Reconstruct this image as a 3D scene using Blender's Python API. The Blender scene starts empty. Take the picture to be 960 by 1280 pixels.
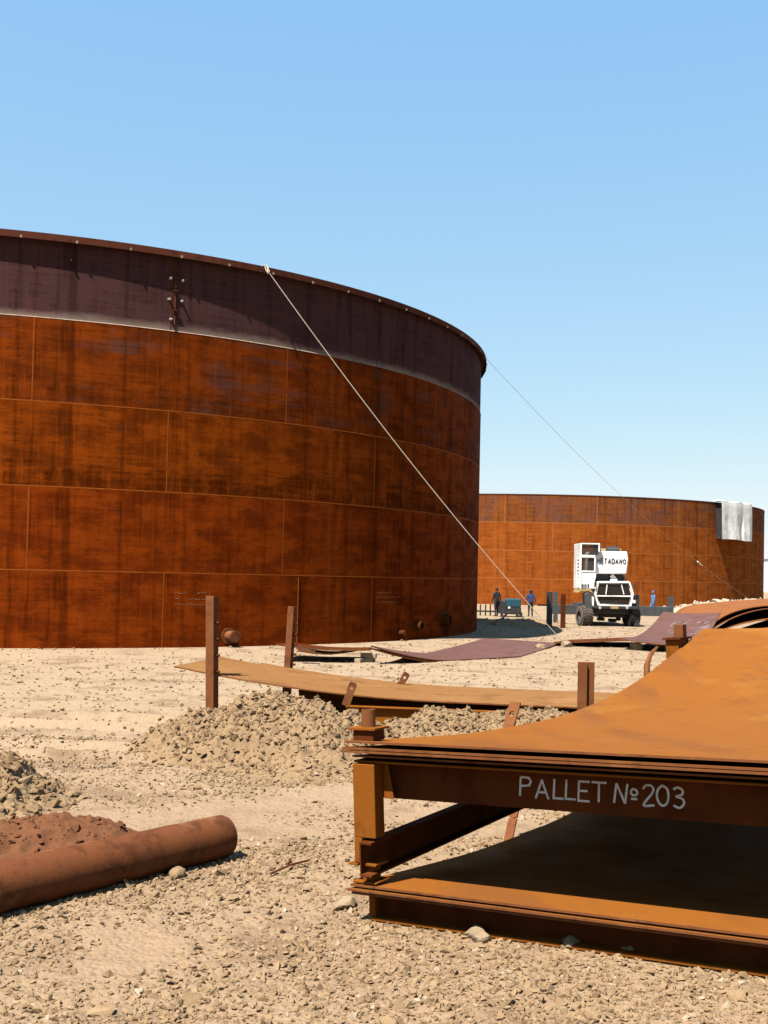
import bpy, bmesh, math, random
import numpy as np
from mathutils import Vector, Matrix

random.seed(7)
rng = np.random.default_rng(11)
R_ = math.radians
SC = bpy.context.scene
COL = SC.collection

# ------------------------------------------------------------------ camera model (used to read real positions off the survey)
F, PITCH, ROLL, CY, CAMH = 1400.0, .03, .0222, 676.4, 2.5


def ray(px, py):
    x = (px - 480) / F; y = -(py - CY) / F
    c, s = math.cos(ROLL), math.sin(ROLL)
    xr = c * x - s * y; yr = s * x + c * y
    return xr, math.cos(PITCH) - yr * math.sin(PITCH), math.sin(PITCH) + yr * math.cos(PITCH)


def at_z(px, py, z=0.0):
    X, Y, Z = ray(px, py); t = (z - CAMH) / Z
    return Vector((X * t, Y * t, z))


def at_y(px, py, Yd):
    X, Y, Z = ray(px, py); t = Yd / Y
    return Vector((X * t, Yd, CAMH + Z * t))


def at_cyl(px, py, T):
    X, Y, Z = ray(px, py); n = math.hypot(X, Y); ux, uy = X / n, Y / n
    b = ux * T[0] + uy * T[1]; d = b * b - (T[0] ** 2 + T[1] ** 2 - T[2] ** 2)
    t = b - math.sqrt(max(d, 0))
    return Vector((ux * t, uy * t, CAMH + Z / n * t))


# ------------------------------------------------------------------ noise
def _hash(ix, iy, seed):
    h = (ix.astype(np.int64) * 374761393 + iy.astype(np.int64) * 668265263 + seed * 1442695041) & 0xffffffff
    h = ((h ^ (h >> 13)) * 1274126177) & 0xffffffff
    return ((h ^ (h >> 16)) & 0xffff) / 65535.0


def vnoise(x, y, seed=0):
    x = np.asarray(x, float); y = np.asarray(y, float)
    ix, iy = np.floor(x), np.floor(y); fx, fy = x - ix, y - iy
    sx = fx * fx * (3 - 2 * fx); sy = fy * fy * (3 - 2 * fy)
    a = _hash(ix, iy, seed); b = _hash(ix + 1, iy, seed); c = _hash(ix, iy + 1, seed); d = _hash(ix + 1, iy + 1, seed)
    return (a + (b - a) * sx) * (1 - sy) + (c + (d - c) * sx) * sy


def fbm(x, y, seed=0, oct=4, gain=.5):
    s = 0; a = 1; t = 0
    for o in range(oct):
        s = s + a * vnoise(x * 2 ** o + 13.7 * o, y * 2 ** o - 7.1 * o, seed + o); t += a; a *= gain
    return s / t - .5


def sstep(a, b, x):
    t = np.clip((x - a) / (b - a), 0, 1); return t * t * (3 - 2 * t)


# ------------------------------------------------------------------ tanks and pallet frames of reference
T1 = (-16.239, 52.016, 20.552)
T2 = (15.146, 121.3, 24.668)
YAW = R_(31)
U2 = Vector((math.cos(YAW), -math.sin(YAW), 0)); V2 = Vector((math.sin(YAW), math.cos(YAW), 0))
O1 = at_z(465, 1150)
u3 = Vector((U2.x, U2.y, .055)).normalized(); n3 = u3.cross(V2).normalized()
MP = Matrix(((u3.x, V2.x, n3.x, O1.x), (u3.y, V2.y, n3.y, O1.y), (u3.z, V2.z, n3.z, O1.z), (0, 0, 0, 1)))


def gz(x, y):
    """ground height"""
    x = np.asarray(x, float); y = np.asarray(y, float)
    r = np.hypot(x, y)
    z = .10 * fbm(x * .12, y * .12, 3, 3) * sstep(4, 12, r)
    near = 1 - sstep(26, 60, r)
    z = z + near * (.06 * fbm(x * .9, y * .9, 5, 3) + .035 * fbm(x * 4.5, y * 4.5, 9, 3))
    z = z + (1 - sstep(13, 22, r)) * .03 * np.maximum(fbm(x * 13, y * 13, 15, 3), -.1)
    # wheel ruts at the left
    q = y + .12 * x + .25 * fbm(x * .3, y * .3, 21, 2)
    left = 1 - sstep(-2.5, -.5, x)
    for c in (14.4, 15.3, 17.4, 18.4):
        z = z + left * (-.09 * np.exp(-((q - c) / .16) ** 2) + .07 * np.exp(-((q - c - .32) / .15) ** 2))
    # compacted pads under the tanks
    for T in (T1, T2):
        d = np.hypot(x - T[0], y - T[1])
        z = z * sstep(T[2] - .5, T[2] + 3, d) + .15 * (1 - sstep(T[2] + .3, T[2] + 2.4, d))
    # slope under the front pallet
    du = (x - O1.x) * U2.x + (y - O1.y) * U2.y; dv = (x - O1.x) * V2.x + (y - O1.y) * V2.y
    m = sstep(-1.6, -.3, dv) * (1 - sstep(11.5, 14, dv)) * (1 - sstep(5, 9, du))
    flat = sstep(-.8, -.25, dv) * (1 - sstep(10.5, 12, dv)) * sstep(-.5, -.15, du) * (1 - sstep(4, 6, du))
    z = z * (1 - .85 * flat) + m * .055 * np.clip(du, 0, 6) - flat * .015
    return z


def gzf(x, y):
    return float(gz(np.array([x]), np.array([y]))[0])


# ------------------------------------------------------------------ materials
MAT = {}
ALB = .40   # the site is photographed for its dark steel: real, fairly low albedos and a longer exposure


def al(*cs): return [tuple(x * ALB for x in c) for c in cs]


def newmat(name):
    m = bpy.data.materials.new(name); m.use_nodes = True
    nt = m.node_tree; b = nt.nodes['Principled BSDF']
    MAT[name] = m
    return m, nt, b


def nd(nt, t, **kw):
    n = nt.nodes.new(t)
    for k, v in kw.items():
        if k.startswith('i_'):
            key = k[2:]
            key = int(key) if key.isdigit() else key.replace('_', ' ')
            n.inputs[key].default_value = v
        else:
            setattr(n, k, v)
    return n


def noise_(nt, vec, scale, detail=5, rough=.55, sx=1, sy=1, sz=1):
    mp = nd(nt, 'ShaderNodeMapping'); mp.inputs['Scale'].default_value = (sx, sy, sz)
    nt.links.new(vec, mp.inputs['Vector'])
    n = nd(nt, 'ShaderNodeTexNoise'); n.inputs['Scale'].default_value = scale
    n.inputs['Detail'].default_value = detail; n.inputs['Roughness'].default_value = rough
    nt.links.new(mp.outputs[0], n.inputs['Vector'])
    return n.outputs['Fac']


def ramp(nt, fac, a, b, ca=0.0, cb=1.0):
    m = nd(nt, 'ShaderNodeMapRange'); m.interpolation_type = 'SMOOTHSTEP'
    m.inputs['From Min'].default_value = a; m.inputs['From Max'].default_value = b
    m.inputs['To Min'].default_value = ca; m.inputs['To Max'].default_value = cb
    nt.links.new(fac, m.inputs['Value']); return m.outputs['Result']


def mixc(nt, fac, a, b, blend='MIX'):
    m = nd(nt, 'ShaderNodeMix', data_type='RGBA', blend_type=blend)
    if isinstance(fac, float): m.inputs[0].default_value = fac
    else: nt.links.new(fac, m.inputs[0])
    for i, c in ((6, a), (7, b)):
        if isinstance(c, tuple): m.inputs[i].default_value = (*c, 1)
        else: nt.links.new(c, m.inputs[i])
    return m.outputs[2]


def mul(nt, a, b):
    m = nd(nt, 'ShaderNodeMath', operation='MULTIPLY')
    for i, c in ((0, a), (1, b)):
        if isinstance(c, (int, float)): m.inputs[i].default_value = c
        else: nt.links.new(c, m.inputs[i])
    return m.outputs[0]


def bump(nt, b, h, strength=.4, dist=.01):
    n = nd(nt, 'ShaderNodeBump'); n.inputs['Strength'].default_value = strength; n.inputs['Distance'].default_value = dist
    nt.links.new(h, n.inputs['Height']); nt.links.new(n.outputs[0], b.inputs['Normal'])


def rust(name, main, dark, light, sc=1.0, rough=.75, bs=.35, streak=None, pdark=(.50, .68), plight=(.52, .72), spec=.02):
    main, dark, light = al(main, dark, light)
    m, nt, b = newmat(name)
    tc = nd(nt, 'ShaderNodeTexCoord').outputs['Object']
    a = noise_(nt, tc, .9 * sc, 6, .6); c = noise_(nt, tc, 2.3 * sc, 7, .65); f = noise_(nt, tc, 38 * sc, 4, .7)
    col = mixc(nt, ramp(nt, a, *plight), main, light)
    col = mixc(nt, mul(nt, ramp(nt, c, *pdark), .8), col, dark)
    if streak:
        s = noise_(nt, tc, 1.0, 5, .6, *streak)
        col = mixc(nt, mul(nt, ramp(nt, s, .48, .7), .6), col, dark)
    col = mixc(nt, ramp(nt, f, .3, .75, .0, .45), col, dark)
    nt.links.new(col, b.inputs['Base Color'])
    b.inputs['Roughness'].default_value = rough
    b.inputs['Specular IOR Level'].default_value = spec
    nt.links.new(ramp(nt, c, .3, .7, rough - .15, rough + .1), b.inputs['Roughness'])
    bump(nt, b, f, bs, .006)
    return m


def plain(name, col, rough=.6, var=.25, sc=3.0, spec=.4, metal=0.0, bs=.15):
    if name not in ('white_paint', 'bolt_steel', 'window_glass', 'pale_tank_paint'): col = al(col)[0]
    m, nt, b = newmat(name)
    tc = nd(nt, 'ShaderNodeTexCoord').outputs['Object']
    a = noise_(nt, tc, sc, 6, .6)
    d = tuple(c * (1 - var) for c in col)
    nt.links.new(mixc(nt, ramp(nt, a, .35, .7), col, d), b.inputs['Base Color'])
    b.inputs['Roughness'].default_value = rough; b.inputs['Specular IOR Level'].default_value = spec
    b.inputs['Metallic'].default_value = metal
    if bs: bump(nt, b, noise_(nt, tc, sc * 12, 3), bs, .004)
    return m


def shell_mat(name, main, deep, scale_c, amt, pw, off, dust=0.0, blotch=.6, grime=0.0):
    """weathered rolled plate; UV = metres round the shell, metres up from the course's foot"""
    main, deep, scale_c = al(main, deep, scale_c)
    m, nt, b = newmat(name)
    uv = nd(nt, 'ShaderNodeUVMap').outputs[0]
    sep = nd(nt, 'ShaderNodeSeparateXYZ'); nt.links.new(uv, sep.inputs[0])
    big = noise_(nt, uv, .45, 5, .6); mid = noise_(nt, uv, 1.3, 8, .7, .55, 1.1, 1); brush = noise_(nt, uv, 1.0, 6, .68, 3.2, .5, 1); fine = noise_(nt, uv, 22, 4, .7)
    vs = noise_(nt, uv, 1.0, 5, .6, 2.6, .16, 1); hs = noise_(nt, uv, 1.0, 6, .62, .22, 3.4, 1)
    vs2 = noise_(nt, uv, 1.0, 4, .6, 9, .35, 1); hs2 = noise_(nt, uv, 1.0, 4, .6, .5, 9, 1)
    # one tint for each plate
    ad = nd(nt, 'ShaderNodeMath', operation='MULTIPLY_ADD'); nt.links.new(sep.outputs[0], ad.inputs[0])
    ad.inputs[1].default_value = 1 / pw; ad.inputs[2].default_value = off
    fl = nd(nt, 'ShaderNodeMath', operation='FLOOR'); nt.links.new(ad.outputs[0], fl.inputs[0])
    wn = nd(nt, 'ShaderNodeTexWhiteNoise', noise_dimensions='1D'); nt.links.new(fl.outputs[0], wn.inputs['W'])
    col = mixc(nt, ramp(nt, mid, .38, .62), main, deep)
    col = mixc(nt, mul(nt, wn.outputs['Value'], .7), col, deep)
    # grey violet mill scale that has not rusted through
    sm = nd(nt, 'ShaderNodeMath', operation='ADD'); nt.links.new(big, sm.inputs[0]); nt.links.new(mul(nt, hs, .8), sm.inputs[1])
    col = mixc(nt, ramp(nt, sm.outputs[0], 1.06 - amt, 1.30 - amt, 0, .85), col, scale_c)
    black = tuple(c * .28 for c in deep)
    bl = mul(nt, ramp(nt, hs2, .46, .62), ramp(nt, brush, .40, .60))
    col = mixc(nt, mul(nt, bl, blotch), col, black)
    if grime:
        gd = nd(nt, 'ShaderNodeMath', operation='MULTIPLY_ADD'); nt.links.new(hs2, gd.inputs[0]); gd.inputs[1].default_value = -2.6; nt.links.new(sep.outputs[1], gd.inputs[2])
        col = mixc(nt, mul(nt, ramp(nt, gd.outputs[0], -1.15, -.35, grime, 0), ramp(nt, brush, .36, .56)), col, black)
        # faint lines left by the rolls
    ln = nd(nt, 'ShaderNodeTexBrick'); ln.inputs['Scale'].default_value = 1; ln.inputs['Mortar Size'].default_value = .012; ln.inputs['Brick Width'].default_value = 1.9; ln.inputs['Row Height'].default_value = .61; ln.offset = 0
    nt.links.new(uv, ln.inputs['Vector'])
    col = mixc(nt, mul(nt, mul(nt, ln.outputs['Fac'], ramp(nt, mid, .42, .58)), .30), col, black)
    col = mixc(nt, mul(nt, ramp(nt, vs, .48, .70), .65), col, black)
    col = mixc(nt, mul(nt, ramp(nt, vs2, .52, .70), .5), col, main)
    col = mixc(nt, mul(nt, ramp(nt, hs, .58, .74), .5), col, main)
    col = mixc(nt, ramp(nt, fine, .35, .75, 0, .4), col, black)
    if dust:
        dm = nd(nt, 'ShaderNodeMath', operation='MULTIPLY_ADD'); nt.links.new(mid, dm.inputs[0])
        dm.inputs[1].default_value = -.55; nt.links.new(sep.outputs[1], dm.inputs[2])
        col = mixc(nt, ramp(nt, dm.outputs[0], -.30, .02, dust, 0), col, (.20, .15, .12))
    nt.links.new(col, b.inputs['Base Color'])
    nt.links.new(ramp(nt, mid, .3, .7, .62, .85), b.inputs['Roughness'])
    b.inputs['Specular IOR Level'].default_value = .008
    bump(nt, b, fine, .25, .008)
    return m


PW = 20.552 * R_(22.4)
shell_mat('shell_rust_low', (.40, .066, .005), (.20, .030, .0035), (.14, .05, .025), .0, PW, .3, blotch=.35)
shell_mat('shell_rust_mid', (.42, .078, .005), (.20, .036, .0035), (.13, .052, .025), .02, PW, .8, blotch=.45, grime=.6)
shell_mat('shell_rust_up', (.37, .065, .005), (.185, .034, .0045), (.16, .068, .05), .17, PW, .8, blotch=.4, grime=.3)
shell_mat('shell_mill_scale', (.165, .058, .046), (.105, .043, .042), (.115, .054, .056), .5, PW, .3, dust=.6, blotch=.45)
shell_mat('far_shell_rust', (.56, .155, .028), (.40, .095, .016), (.27, .11, .07), .06, PW, .3, blotch=.45)
shell_mat('far_shell_top', (.43, .13, .03), (.29, .085, .025), (.23, .10, .075), .24, PW, .6, blotch=.5)
rust('weld_rust', (.42, .10, .014), (.26, .06, .010), (.48, .14, .03), 2)
rust('weld_far', (.50, .17, .045), (.38, .11, .025), (.56, .21, .06), .6)
rust('weld_dark', (.16, .055, .02), (.08, .03, .015), (.22, .08, .03), 2)
plain('weld_dust', (.46, .33, .24), .9, .4, 5)
rust('rim_rust', (.16, .050, .028), (.08, .028, .018), (.22, .075, .04), 1.5)
rust('plate_orange', (.365, .124, .017), (.23, .085, .03), (.44, .185, .028), .75, .7, .25, spec=.02, streak=(1.6, .22, 1), pdark=(.52, .74))
rust('plate_tan', (.36, .175, .062), (.22, .10, .04), (.43, .225, .085), .7, .75, .15)
rust('plate_violet', (.20, .10, .084), (.14, .07, .058), (.26, .14, .12), .6, .6, .1)
rust('plate_edge', (.28, .105, .04), (.13, .045, .022), (.38, .16, .06), 3)
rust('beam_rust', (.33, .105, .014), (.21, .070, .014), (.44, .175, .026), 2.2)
rust('shaded_rust', (.15, .042, .011), (.08, .022, .008), (.21, .06, .015), 1.6, streak=(4, 4, .4))  # beam rust darkened for the shade on the webs, reused on other parts
rust('post_rust', (.29, .105, .038), (.16, .06, .036), (.36, .145, .055), 2.5)
rust('pipe_rust', (.235, .078, .027), (.11, .035, .013), (.34, .15, .07), 2.4, .6, .6, pdark=(.46, .66), plight=(.55, .64), spec=.08)
rust('plate_rust_red', (.38, .14, .045), (.24, .085, .035), (.45, .18, .07), .8)
plain('chalk', (.85, .85, .84), .95, .3, 25, bs=0)
plain('chalk_faint', (.40, .22, .12), .95, .3, 3, bs=0)
plain('chalk_lilac', (.36, .27, .27), .95, .3, 6, bs=0)
plain('rope_fibre', (1.3, 1.15, .92), .9, .3, 20)
plain('wire', (.75, .55, .40), .7, .3, 20)
plain('white_paint', (.58, .57, .55), .4, .3, 1.2)
plain('machine_yellow', (.62, .42, .16), .5, .25, 3)
plain('dark_steel', (.035, .035, .037), .6, .4, 4)
plain('grey_steel', (.09, .095, .095), .6, .4, 4)
plain('black_rubber', (.022, .021, .02), .85, .3, 6)
plain('dusty_tread', (.17, .13, .10), .95, .4, 6)
plain('teal_paint', (.015, .11, .16), .45, .2, 3)
plain('navy_lettering', (.02, .03, .07), .6, .1, 5)
plain('blue_lettering', (.04, .28, .55), .6, .1, 5)
plain('fabric_white', (1.35, 1.32, 1.26), .9, .12, 1.3)
plain('timber', (.55, .42, .27), .9, .3, 8)
plain('pale_stone', (.42, .30, .18), .95, .25, 6)
plain('blue_jacket', (.02, .06, .22), .9, .3, 8)
plain('dark_cloth', (.02, .022, .03), .9, .3, 8)
plain('light_blue_cloth', (.12, .28, .58), .9, .3, 8)
plain('skin', (.28, .15, .09), .6, .15, 10)
plain('hair_black', (.012, .010, .010), .7, .2, 30)
plain('bolt_steel', (.36, .35, .34), .35, .2, 20, .5, .3)
plain('pale_tank_paint', (.52, .66, .74), .6, .1, .2)
plain('tank_roof_grey', (.22, .27, .22), .7, .2, .2)
m, nt, b = newmat('window_glass')
b.inputs['Base Color'].default_value = (.012, .010, .009, 1); b.inputs['Roughness'].default_value = .06
b.inputs['Specular IOR Level'].default_value = .3


m, nt, b = newmat('cab_glass')
tr_ = nd(nt, 'ShaderNodeBsdfTransparent'); tr_.inputs[0].default_value = (.62, .60, .58, 1); mx_ = nd(nt, 'ShaderNodeMixShader'); mx_.inputs[0].default_value = .3
b.inputs['Base Color'].default_value = (.05, .045, .04, 1); b.inputs['Roughness'].default_value = .08
nt.links.new(tr_.outputs[0], mx_.inputs[1]); nt.links.new(b.outputs[0], mx_.inputs[2]); nt.links.new(mx_.outputs[0], nt.nodes['Material Output'].inputs[0])


def ground_mat():
    m, nt, b = newmat('sandy_ground')
    tc = nd(nt, 'ShaderNodeTexCoord').outputs['Object']
    a = noise_(nt, tc, .12, 4, .6); c = noise_(nt, tc, .9, 7, .65); d = noise_(nt, tc, 7, 6, .7); f = noise_(nt, tc, 45, 3, .7)
    vo = nd(nt, 'ShaderNodeTexVoronoi'); vo.inputs['Scale'].default_value = 26; nt.links.new(tc, vo.inputs['Vector'])
    pale, tan, brown, pebble = al((.49, .36, .235), (.42, .285, .175), (.23, .14, .08), (.56, .43, .29))
    sp = nd(nt, 'ShaderNodeSeparateXYZ'); nt.links.new(tc, sp.inputs[0])
    far_ = nd(nt, 'ShaderNodeMath', operation='MULTIPLY_ADD'); nt.links.new(a, far_.inputs[0]); far_.inputs[1].default_value = 14; nt.links.new(sp.outputs[1], far_.inputs[2])
    col = mixc(nt, ramp(nt, far_.outputs[0], 14, 30, 1, 0), pale, tan)   # churned soil this side, scraped pale sand by the tank
    col = mixc(nt, mul(nt, ramp(nt, c, .48, .68), .75), col, brown)
    col = mixc(nt, mul(nt, ramp(nt, d, .5, .75), .5), col, brown)
    col = mixc(nt, mul(nt, ramp(nt, f, .55, .75), .5), col, pebble)
    nt.links.new(col, b.inputs['Base Color'])
    b.inputs['Roughness'].default_value = .95; b.inputs['Specular IOR Level'].default_value = .1
    h = nd(nt, 'ShaderNodeMath', operation='ADD'); nt.links.new(d, h.inputs[0]); nt.links.new(mul(nt, vo.outputs['Distance'], -.6), h.inputs[1])
    bump(nt, b, h.outputs[0], .7, .035)


def stone_mat(name, c1, c2, c3, lightp=.9):
    c1, c2, c3 = al(c1, c2, c3)
    m, nt, b = newmat(name)
    g = nd(nt, 'ShaderNodeNewGeometry')
    tc = nd(nt, 'ShaderNodeTexCoord').outputs['Object']
    col = mixc(nt, ramp(nt, g.outputs['Random Per Island'], .0, .75), c1, c2)
    col = mixc(nt, ramp(nt, g.outputs['Random Per Island'], lightp, lightp + .08), col, c3)
    n = noise_(nt, tc, 20, 5, .7)
    col = mixc(nt, ramp(nt, n, .4, .75, 0, .5), col, tuple(x * .6 for x in c1))
    nt.links.new(col, b.inputs['Base Color'])
    b.inputs['Roughness'].default_value = .95; b.inputs['Specular IOR Level'].default_value = .1
    bump(nt, b, n, .5, .01)


ground_mat()
stone_mat('gravel_stone', (.34, .22, .12), (.43, .29, .165), (.60, .48, .34), .93)
stone_mat('pale_rubble_stone', (.50, .39, .27), (.62, .51, .38), (.74, .66, .55), .7)
stone_mat('clod', (.29, .18, .095), (.39, .26, .145), (.52, .40, .27), .95)
stone_mat('red_soil', (.17, .066, .028), (.21, .085, .038), (.30, .15, .08), .95)


# ------------------------------------------------------------------ mesh builder
class MB:
    def __init__(s, M=None):
        s.v = []; s.f = []; s.mi = []; s.M = M

    def add(s, vs, fs, mi=0):
        o = len(s.v)
        for p in vs:
            p = Vector(p)
            s.v.append(s.M @ p if s.M is not None else p)
        for f in fs:
            s.f.append([i + o for i in f]); s.mi.append(mi)

    def box(s, a, b, mi=0):
        x0, y0, z0 = a; x1, y1, z1 = b
        vs = [(x0, y0, z0), (x1, y0, z0), (x1, y1, z0), (x0, y1, z0), (x0, y0, z1), (x1, y0, z1), (x1, y1, z1), (x0, y1, z1)]
        s.add(vs, [(0, 3, 2, 1), (4, 5, 6, 7), (0, 1, 5, 4), (1, 2, 6, 5), (2, 3, 7, 6), (3, 0, 4, 7)], mi)

    def hexa(s, p, mi=0):
        """8 corners: bottom loop 4, top loop 4"""
        s.add(p, [(0, 3, 2, 1), (4, 5, 6, 7), (0, 1, 5, 4), (1, 2, 6, 5), (2, 3, 7, 6), (3, 0, 4, 7)], mi)

    def bar(s, p0, p1, w, d, up=(0, 0, 1), mi=0):
        """square bar from p0 to p1; w across, d along the other axis"""
        p0, p1 = Vector(p0), Vector(p1); ax = (p1 - p0).normalized()
        side = ax.cross(Vector(up))
        if side.length < 1e-4: side = ax.cross(Vector((1, 0, 0)))
        side.normalize(); o = side.cross(ax).normalized()
        q = []
        for p in (p0, p1):
            for a, c in ((-1, -1), (1, -1), (1, 1), (-1, 1)):
                q.append(p + side * (a * w / 2) + o * (c * d / 2))
        s.hexa(q, mi)

    def cyl(s, p0, p1, r0, r1=None, n=24, mi=0, cap=True):
        r1 = r0 if r1 is None else r1
        p0, p1 = Vector(p0), Vector(p1); ax = (p1 - p0).normalized()
        t = Vector((0, 0, 1)) if abs(ax.z) < .9 else Vector((1, 0, 0))
        e1 = ax.cross(t).normalized(); e2 = ax.cross(e1)
        vs = []
        for p, r in ((p0, r0), (p1, r1)):
            for i in range(n):
                a = 2 * math.pi * i / n; vs.append(p + e1 * (r * math.cos(a)) + e2 * (r * math.sin(a)))
        fs = [(i, i + n, (i + 1) % n + n, (i + 1) % n) for i in range(n)]
        if cap: fs += [tuple(range(n)), tuple(range(2 * n - 1, n - 1, -1))]
        s.add(vs, fs, mi)

    def lathe(s, c, ax, prof, n=32, mi=0, closed=True):
        """prof: list of (radius, offset along axis); closed loop"""
        c, ax = Vector(c), Vector(ax).normalized()
        t = Vector((0, 0, 1)) if abs(ax.z) < .9 else Vector((1, 0, 0))
        e1 = ax.cross(t).normalized(); e2 = ax.cross(e1); k = len(prof); vs = []
        for i in range(n):
            a = 2 * math.pi * i / n; d = e1 * math.cos(a) + e2 * math.sin(a)
            for r, h in prof: vs.append(c + d * r + ax * h)
        fs = []
        for i in range(n):
            j = (i + 1) % n
            for q in range(k if closed else k - 1):
                w = (q + 1) % k; fs.append((i * k + q, i * k + w, j * k + w, j * k + q))
        s.add(vs, fs, mi)

    def tube(s, pts, r, n=6, mi=0):
        pts = [Vector(p) for p in pts]; vs = []
        for i, p in enumerate(pts):
            d = (pts[min(i + 1, len(pts) - 1)] - pts[max(i - 1, 0)]).normalized()
            t = Vector((0, 0, 1)) if abs(d.z) < .95 else Vector((1, 0, 0))
            e1 = d.cross(t).normalized(); e2 = d.cross(e1)
            rr = r[i] if isinstance(r, (list, tuple)) else r
            for k in range(n):
                a = 2 * math.pi * k / n; vs.append(p + e1 * (rr * math.cos(a)) + e2 * (rr * math.sin(a)))
        fs = []
        for i in range(len(pts) - 1):
            for k in range(n):
                j = (k + 1) % n; fs.append((i * n + k, i * n + j, i * n + n + j, i * n + n + k))
        m = len(pts) * n
        fs += [tuple(range(n - 1, -1, -1)), tuple(range(m - n, m))]
        s.add(vs, fs, mi)

    def prism(s, poly, off, mi=0):
        """poly: 3-D loop, extruded by the vector off"""
        n = len(poly); off = Vector(off)
        vs = [Vector(p) for p in poly] + [Vector(p) + off for p in poly]
        s.add(vs, [tuple(range(n - 1, -1, -1)), tuple(range(n, 2 * n))] + [(i, (i + 1) % n, (i + 1) % n + n, i + n) for i in range(n)], mi)

    def slab(s, fn, na, nb, th, mi=0, emi=None):
        """curved plate: fn(a,b)->point on its top, a,b in 0..1; thickness th downwards"""
        emi = mi if emi is None else emi
        top = [[Vector(fn(i / na, j / nb)) for j in range(nb + 1)] for i in range(na + 1)]
        vs = [p for row in top for p in row]; N = len(vs)
        vs = vs + [p - Vector((0, 0, th)) for p in vs]
        ix = lambda i, j: i * (nb + 1) + j
        fs = []
        for i in range(na):
            for j in range(nb):
                q = (ix(i, j), ix(i + 1, j), ix(i + 1, j + 1), ix(i, j + 1)); fs.append(q)
                fs.append(tuple(N + k for k in reversed(q)))
        s.add(vs, fs, mi)
        o = len(s.v) - 2 * N; ed = []
        for i in range(na):
            ed.append((ix(i, 0), ix(i + 1, 0))); ed.append((ix(i + 1, nb), ix(i, nb)))
        for j in range(nb):
            ed.append((ix(0, j + 1), ix(0, j))); ed.append((ix(na, j), ix(na, j + 1)))
        for a, c in ed:
            s.f.append([o + a, o + N + a, o + N + c, o + c]); s.mi.append(emi)

    def build(s, name, mat, parent=None, smooth=False, bevel=0.0, seg=2):
        me = bpy.data.meshes.new(name)
        pts = s.v
        if parent is None:
            P = np.array([tuple(p) for p in pts]); lo, hi = P.min(0), P.max(0)
            org = Vector(((lo[0] + hi[0]) / 2, (lo[1] + hi[1]) / 2, lo[2]))
        else: org = Vector((0, 0, 0))
        me.from_pydata([tuple(p - org) for p in pts], [], s.f); me.update()
        mats = mat if isinstance(mat, (list, tuple)) else [mat]
        for k in mats: me.materials.append(MAT[k])
        me.polygons.foreach_set('material_index', s.mi)
        if smooth: me.polygons.foreach_set('use_smooth', [True] * len(me.polygons))
        bm = bmesh.new(); bm.from_mesh(me); bmesh.ops.recalc_face_normals(bm, faces=bm.faces); bm.to_mesh(me); bm.free()
        o = bpy.data.objects.new(name, me); COL.objects.link(o); o.location = org
        if smooth:
            try: me.set_sharp_from_angle(angle=R_(38))
            except Exception: pass
        if bevel:
            bv = o.modifiers.new('bevel', 'BEVEL'); bv.width = bevel; bv.segments = seg; bv.limit_method = 'ANGLE'; bv.angle_limit = R_(40)
            bv.harden_normals = False
        if parent is not None: attach(o, parent)
        return o


def attach(o, parent):
    o.parent = parent
    if parent.type == 'EMPTY': o.matrix_parent_inverse = Matrix.Translation(parent.location).inverted()
    elif parent.parent is None: o.matrix_parent_inverse = Matrix.Translation(parent.location).inverted()


def tag(o, label=None, cat=None, group=None, kind=None):
    for k, v in (('label', label), ('category', cat), ('group', group), ('kind', kind)):
        if v: o[k] = v
    return o


def thing(name, label, cat, loc, group=None):
    o = bpy.data.objects.new(name, None); COL.objects.link(o); o.location = loc; o.empty_display_size = .3
    return tag(o, label, cat, group)


# ------------------------------------------------------------------ stone scatter (one mesh of many stones)
def rock_variants(k=14, sub=1):
    """angular chips: lumps cut by a few random planes"""
    out = []
    for i in range(k):
        bm = bmesh.new(); r = random.Random(100 + i)
        for _ in range(11): bm.verts.new(Vector((r.uniform(-1, 1), r.uniform(-1, 1), r.uniform(-1, 1))).normalized() * r.uniform(.8, 1.25))
        bmesh.ops.convex_hull(bm, input=bm.verts)
        for v in [v for v in bm.verts if not v.link_faces]: bm.verts.remove(v)
        bmesh.ops.triangulate(bm, faces=bm.faces); bmesh.ops.recalc_face_normals(bm, faces=bm.faces)
        bm.verts.ensure_lookup_table(); bm.verts.index_update()
        V = np.array([tuple(v.co) for v in bm.verts]); Fc = np.array([[v.index for v in f.verts] for f in bm.faces])
        out.append((V, Fc)); bm.free()
    return out


ROCKS = rock_variants()


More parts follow.
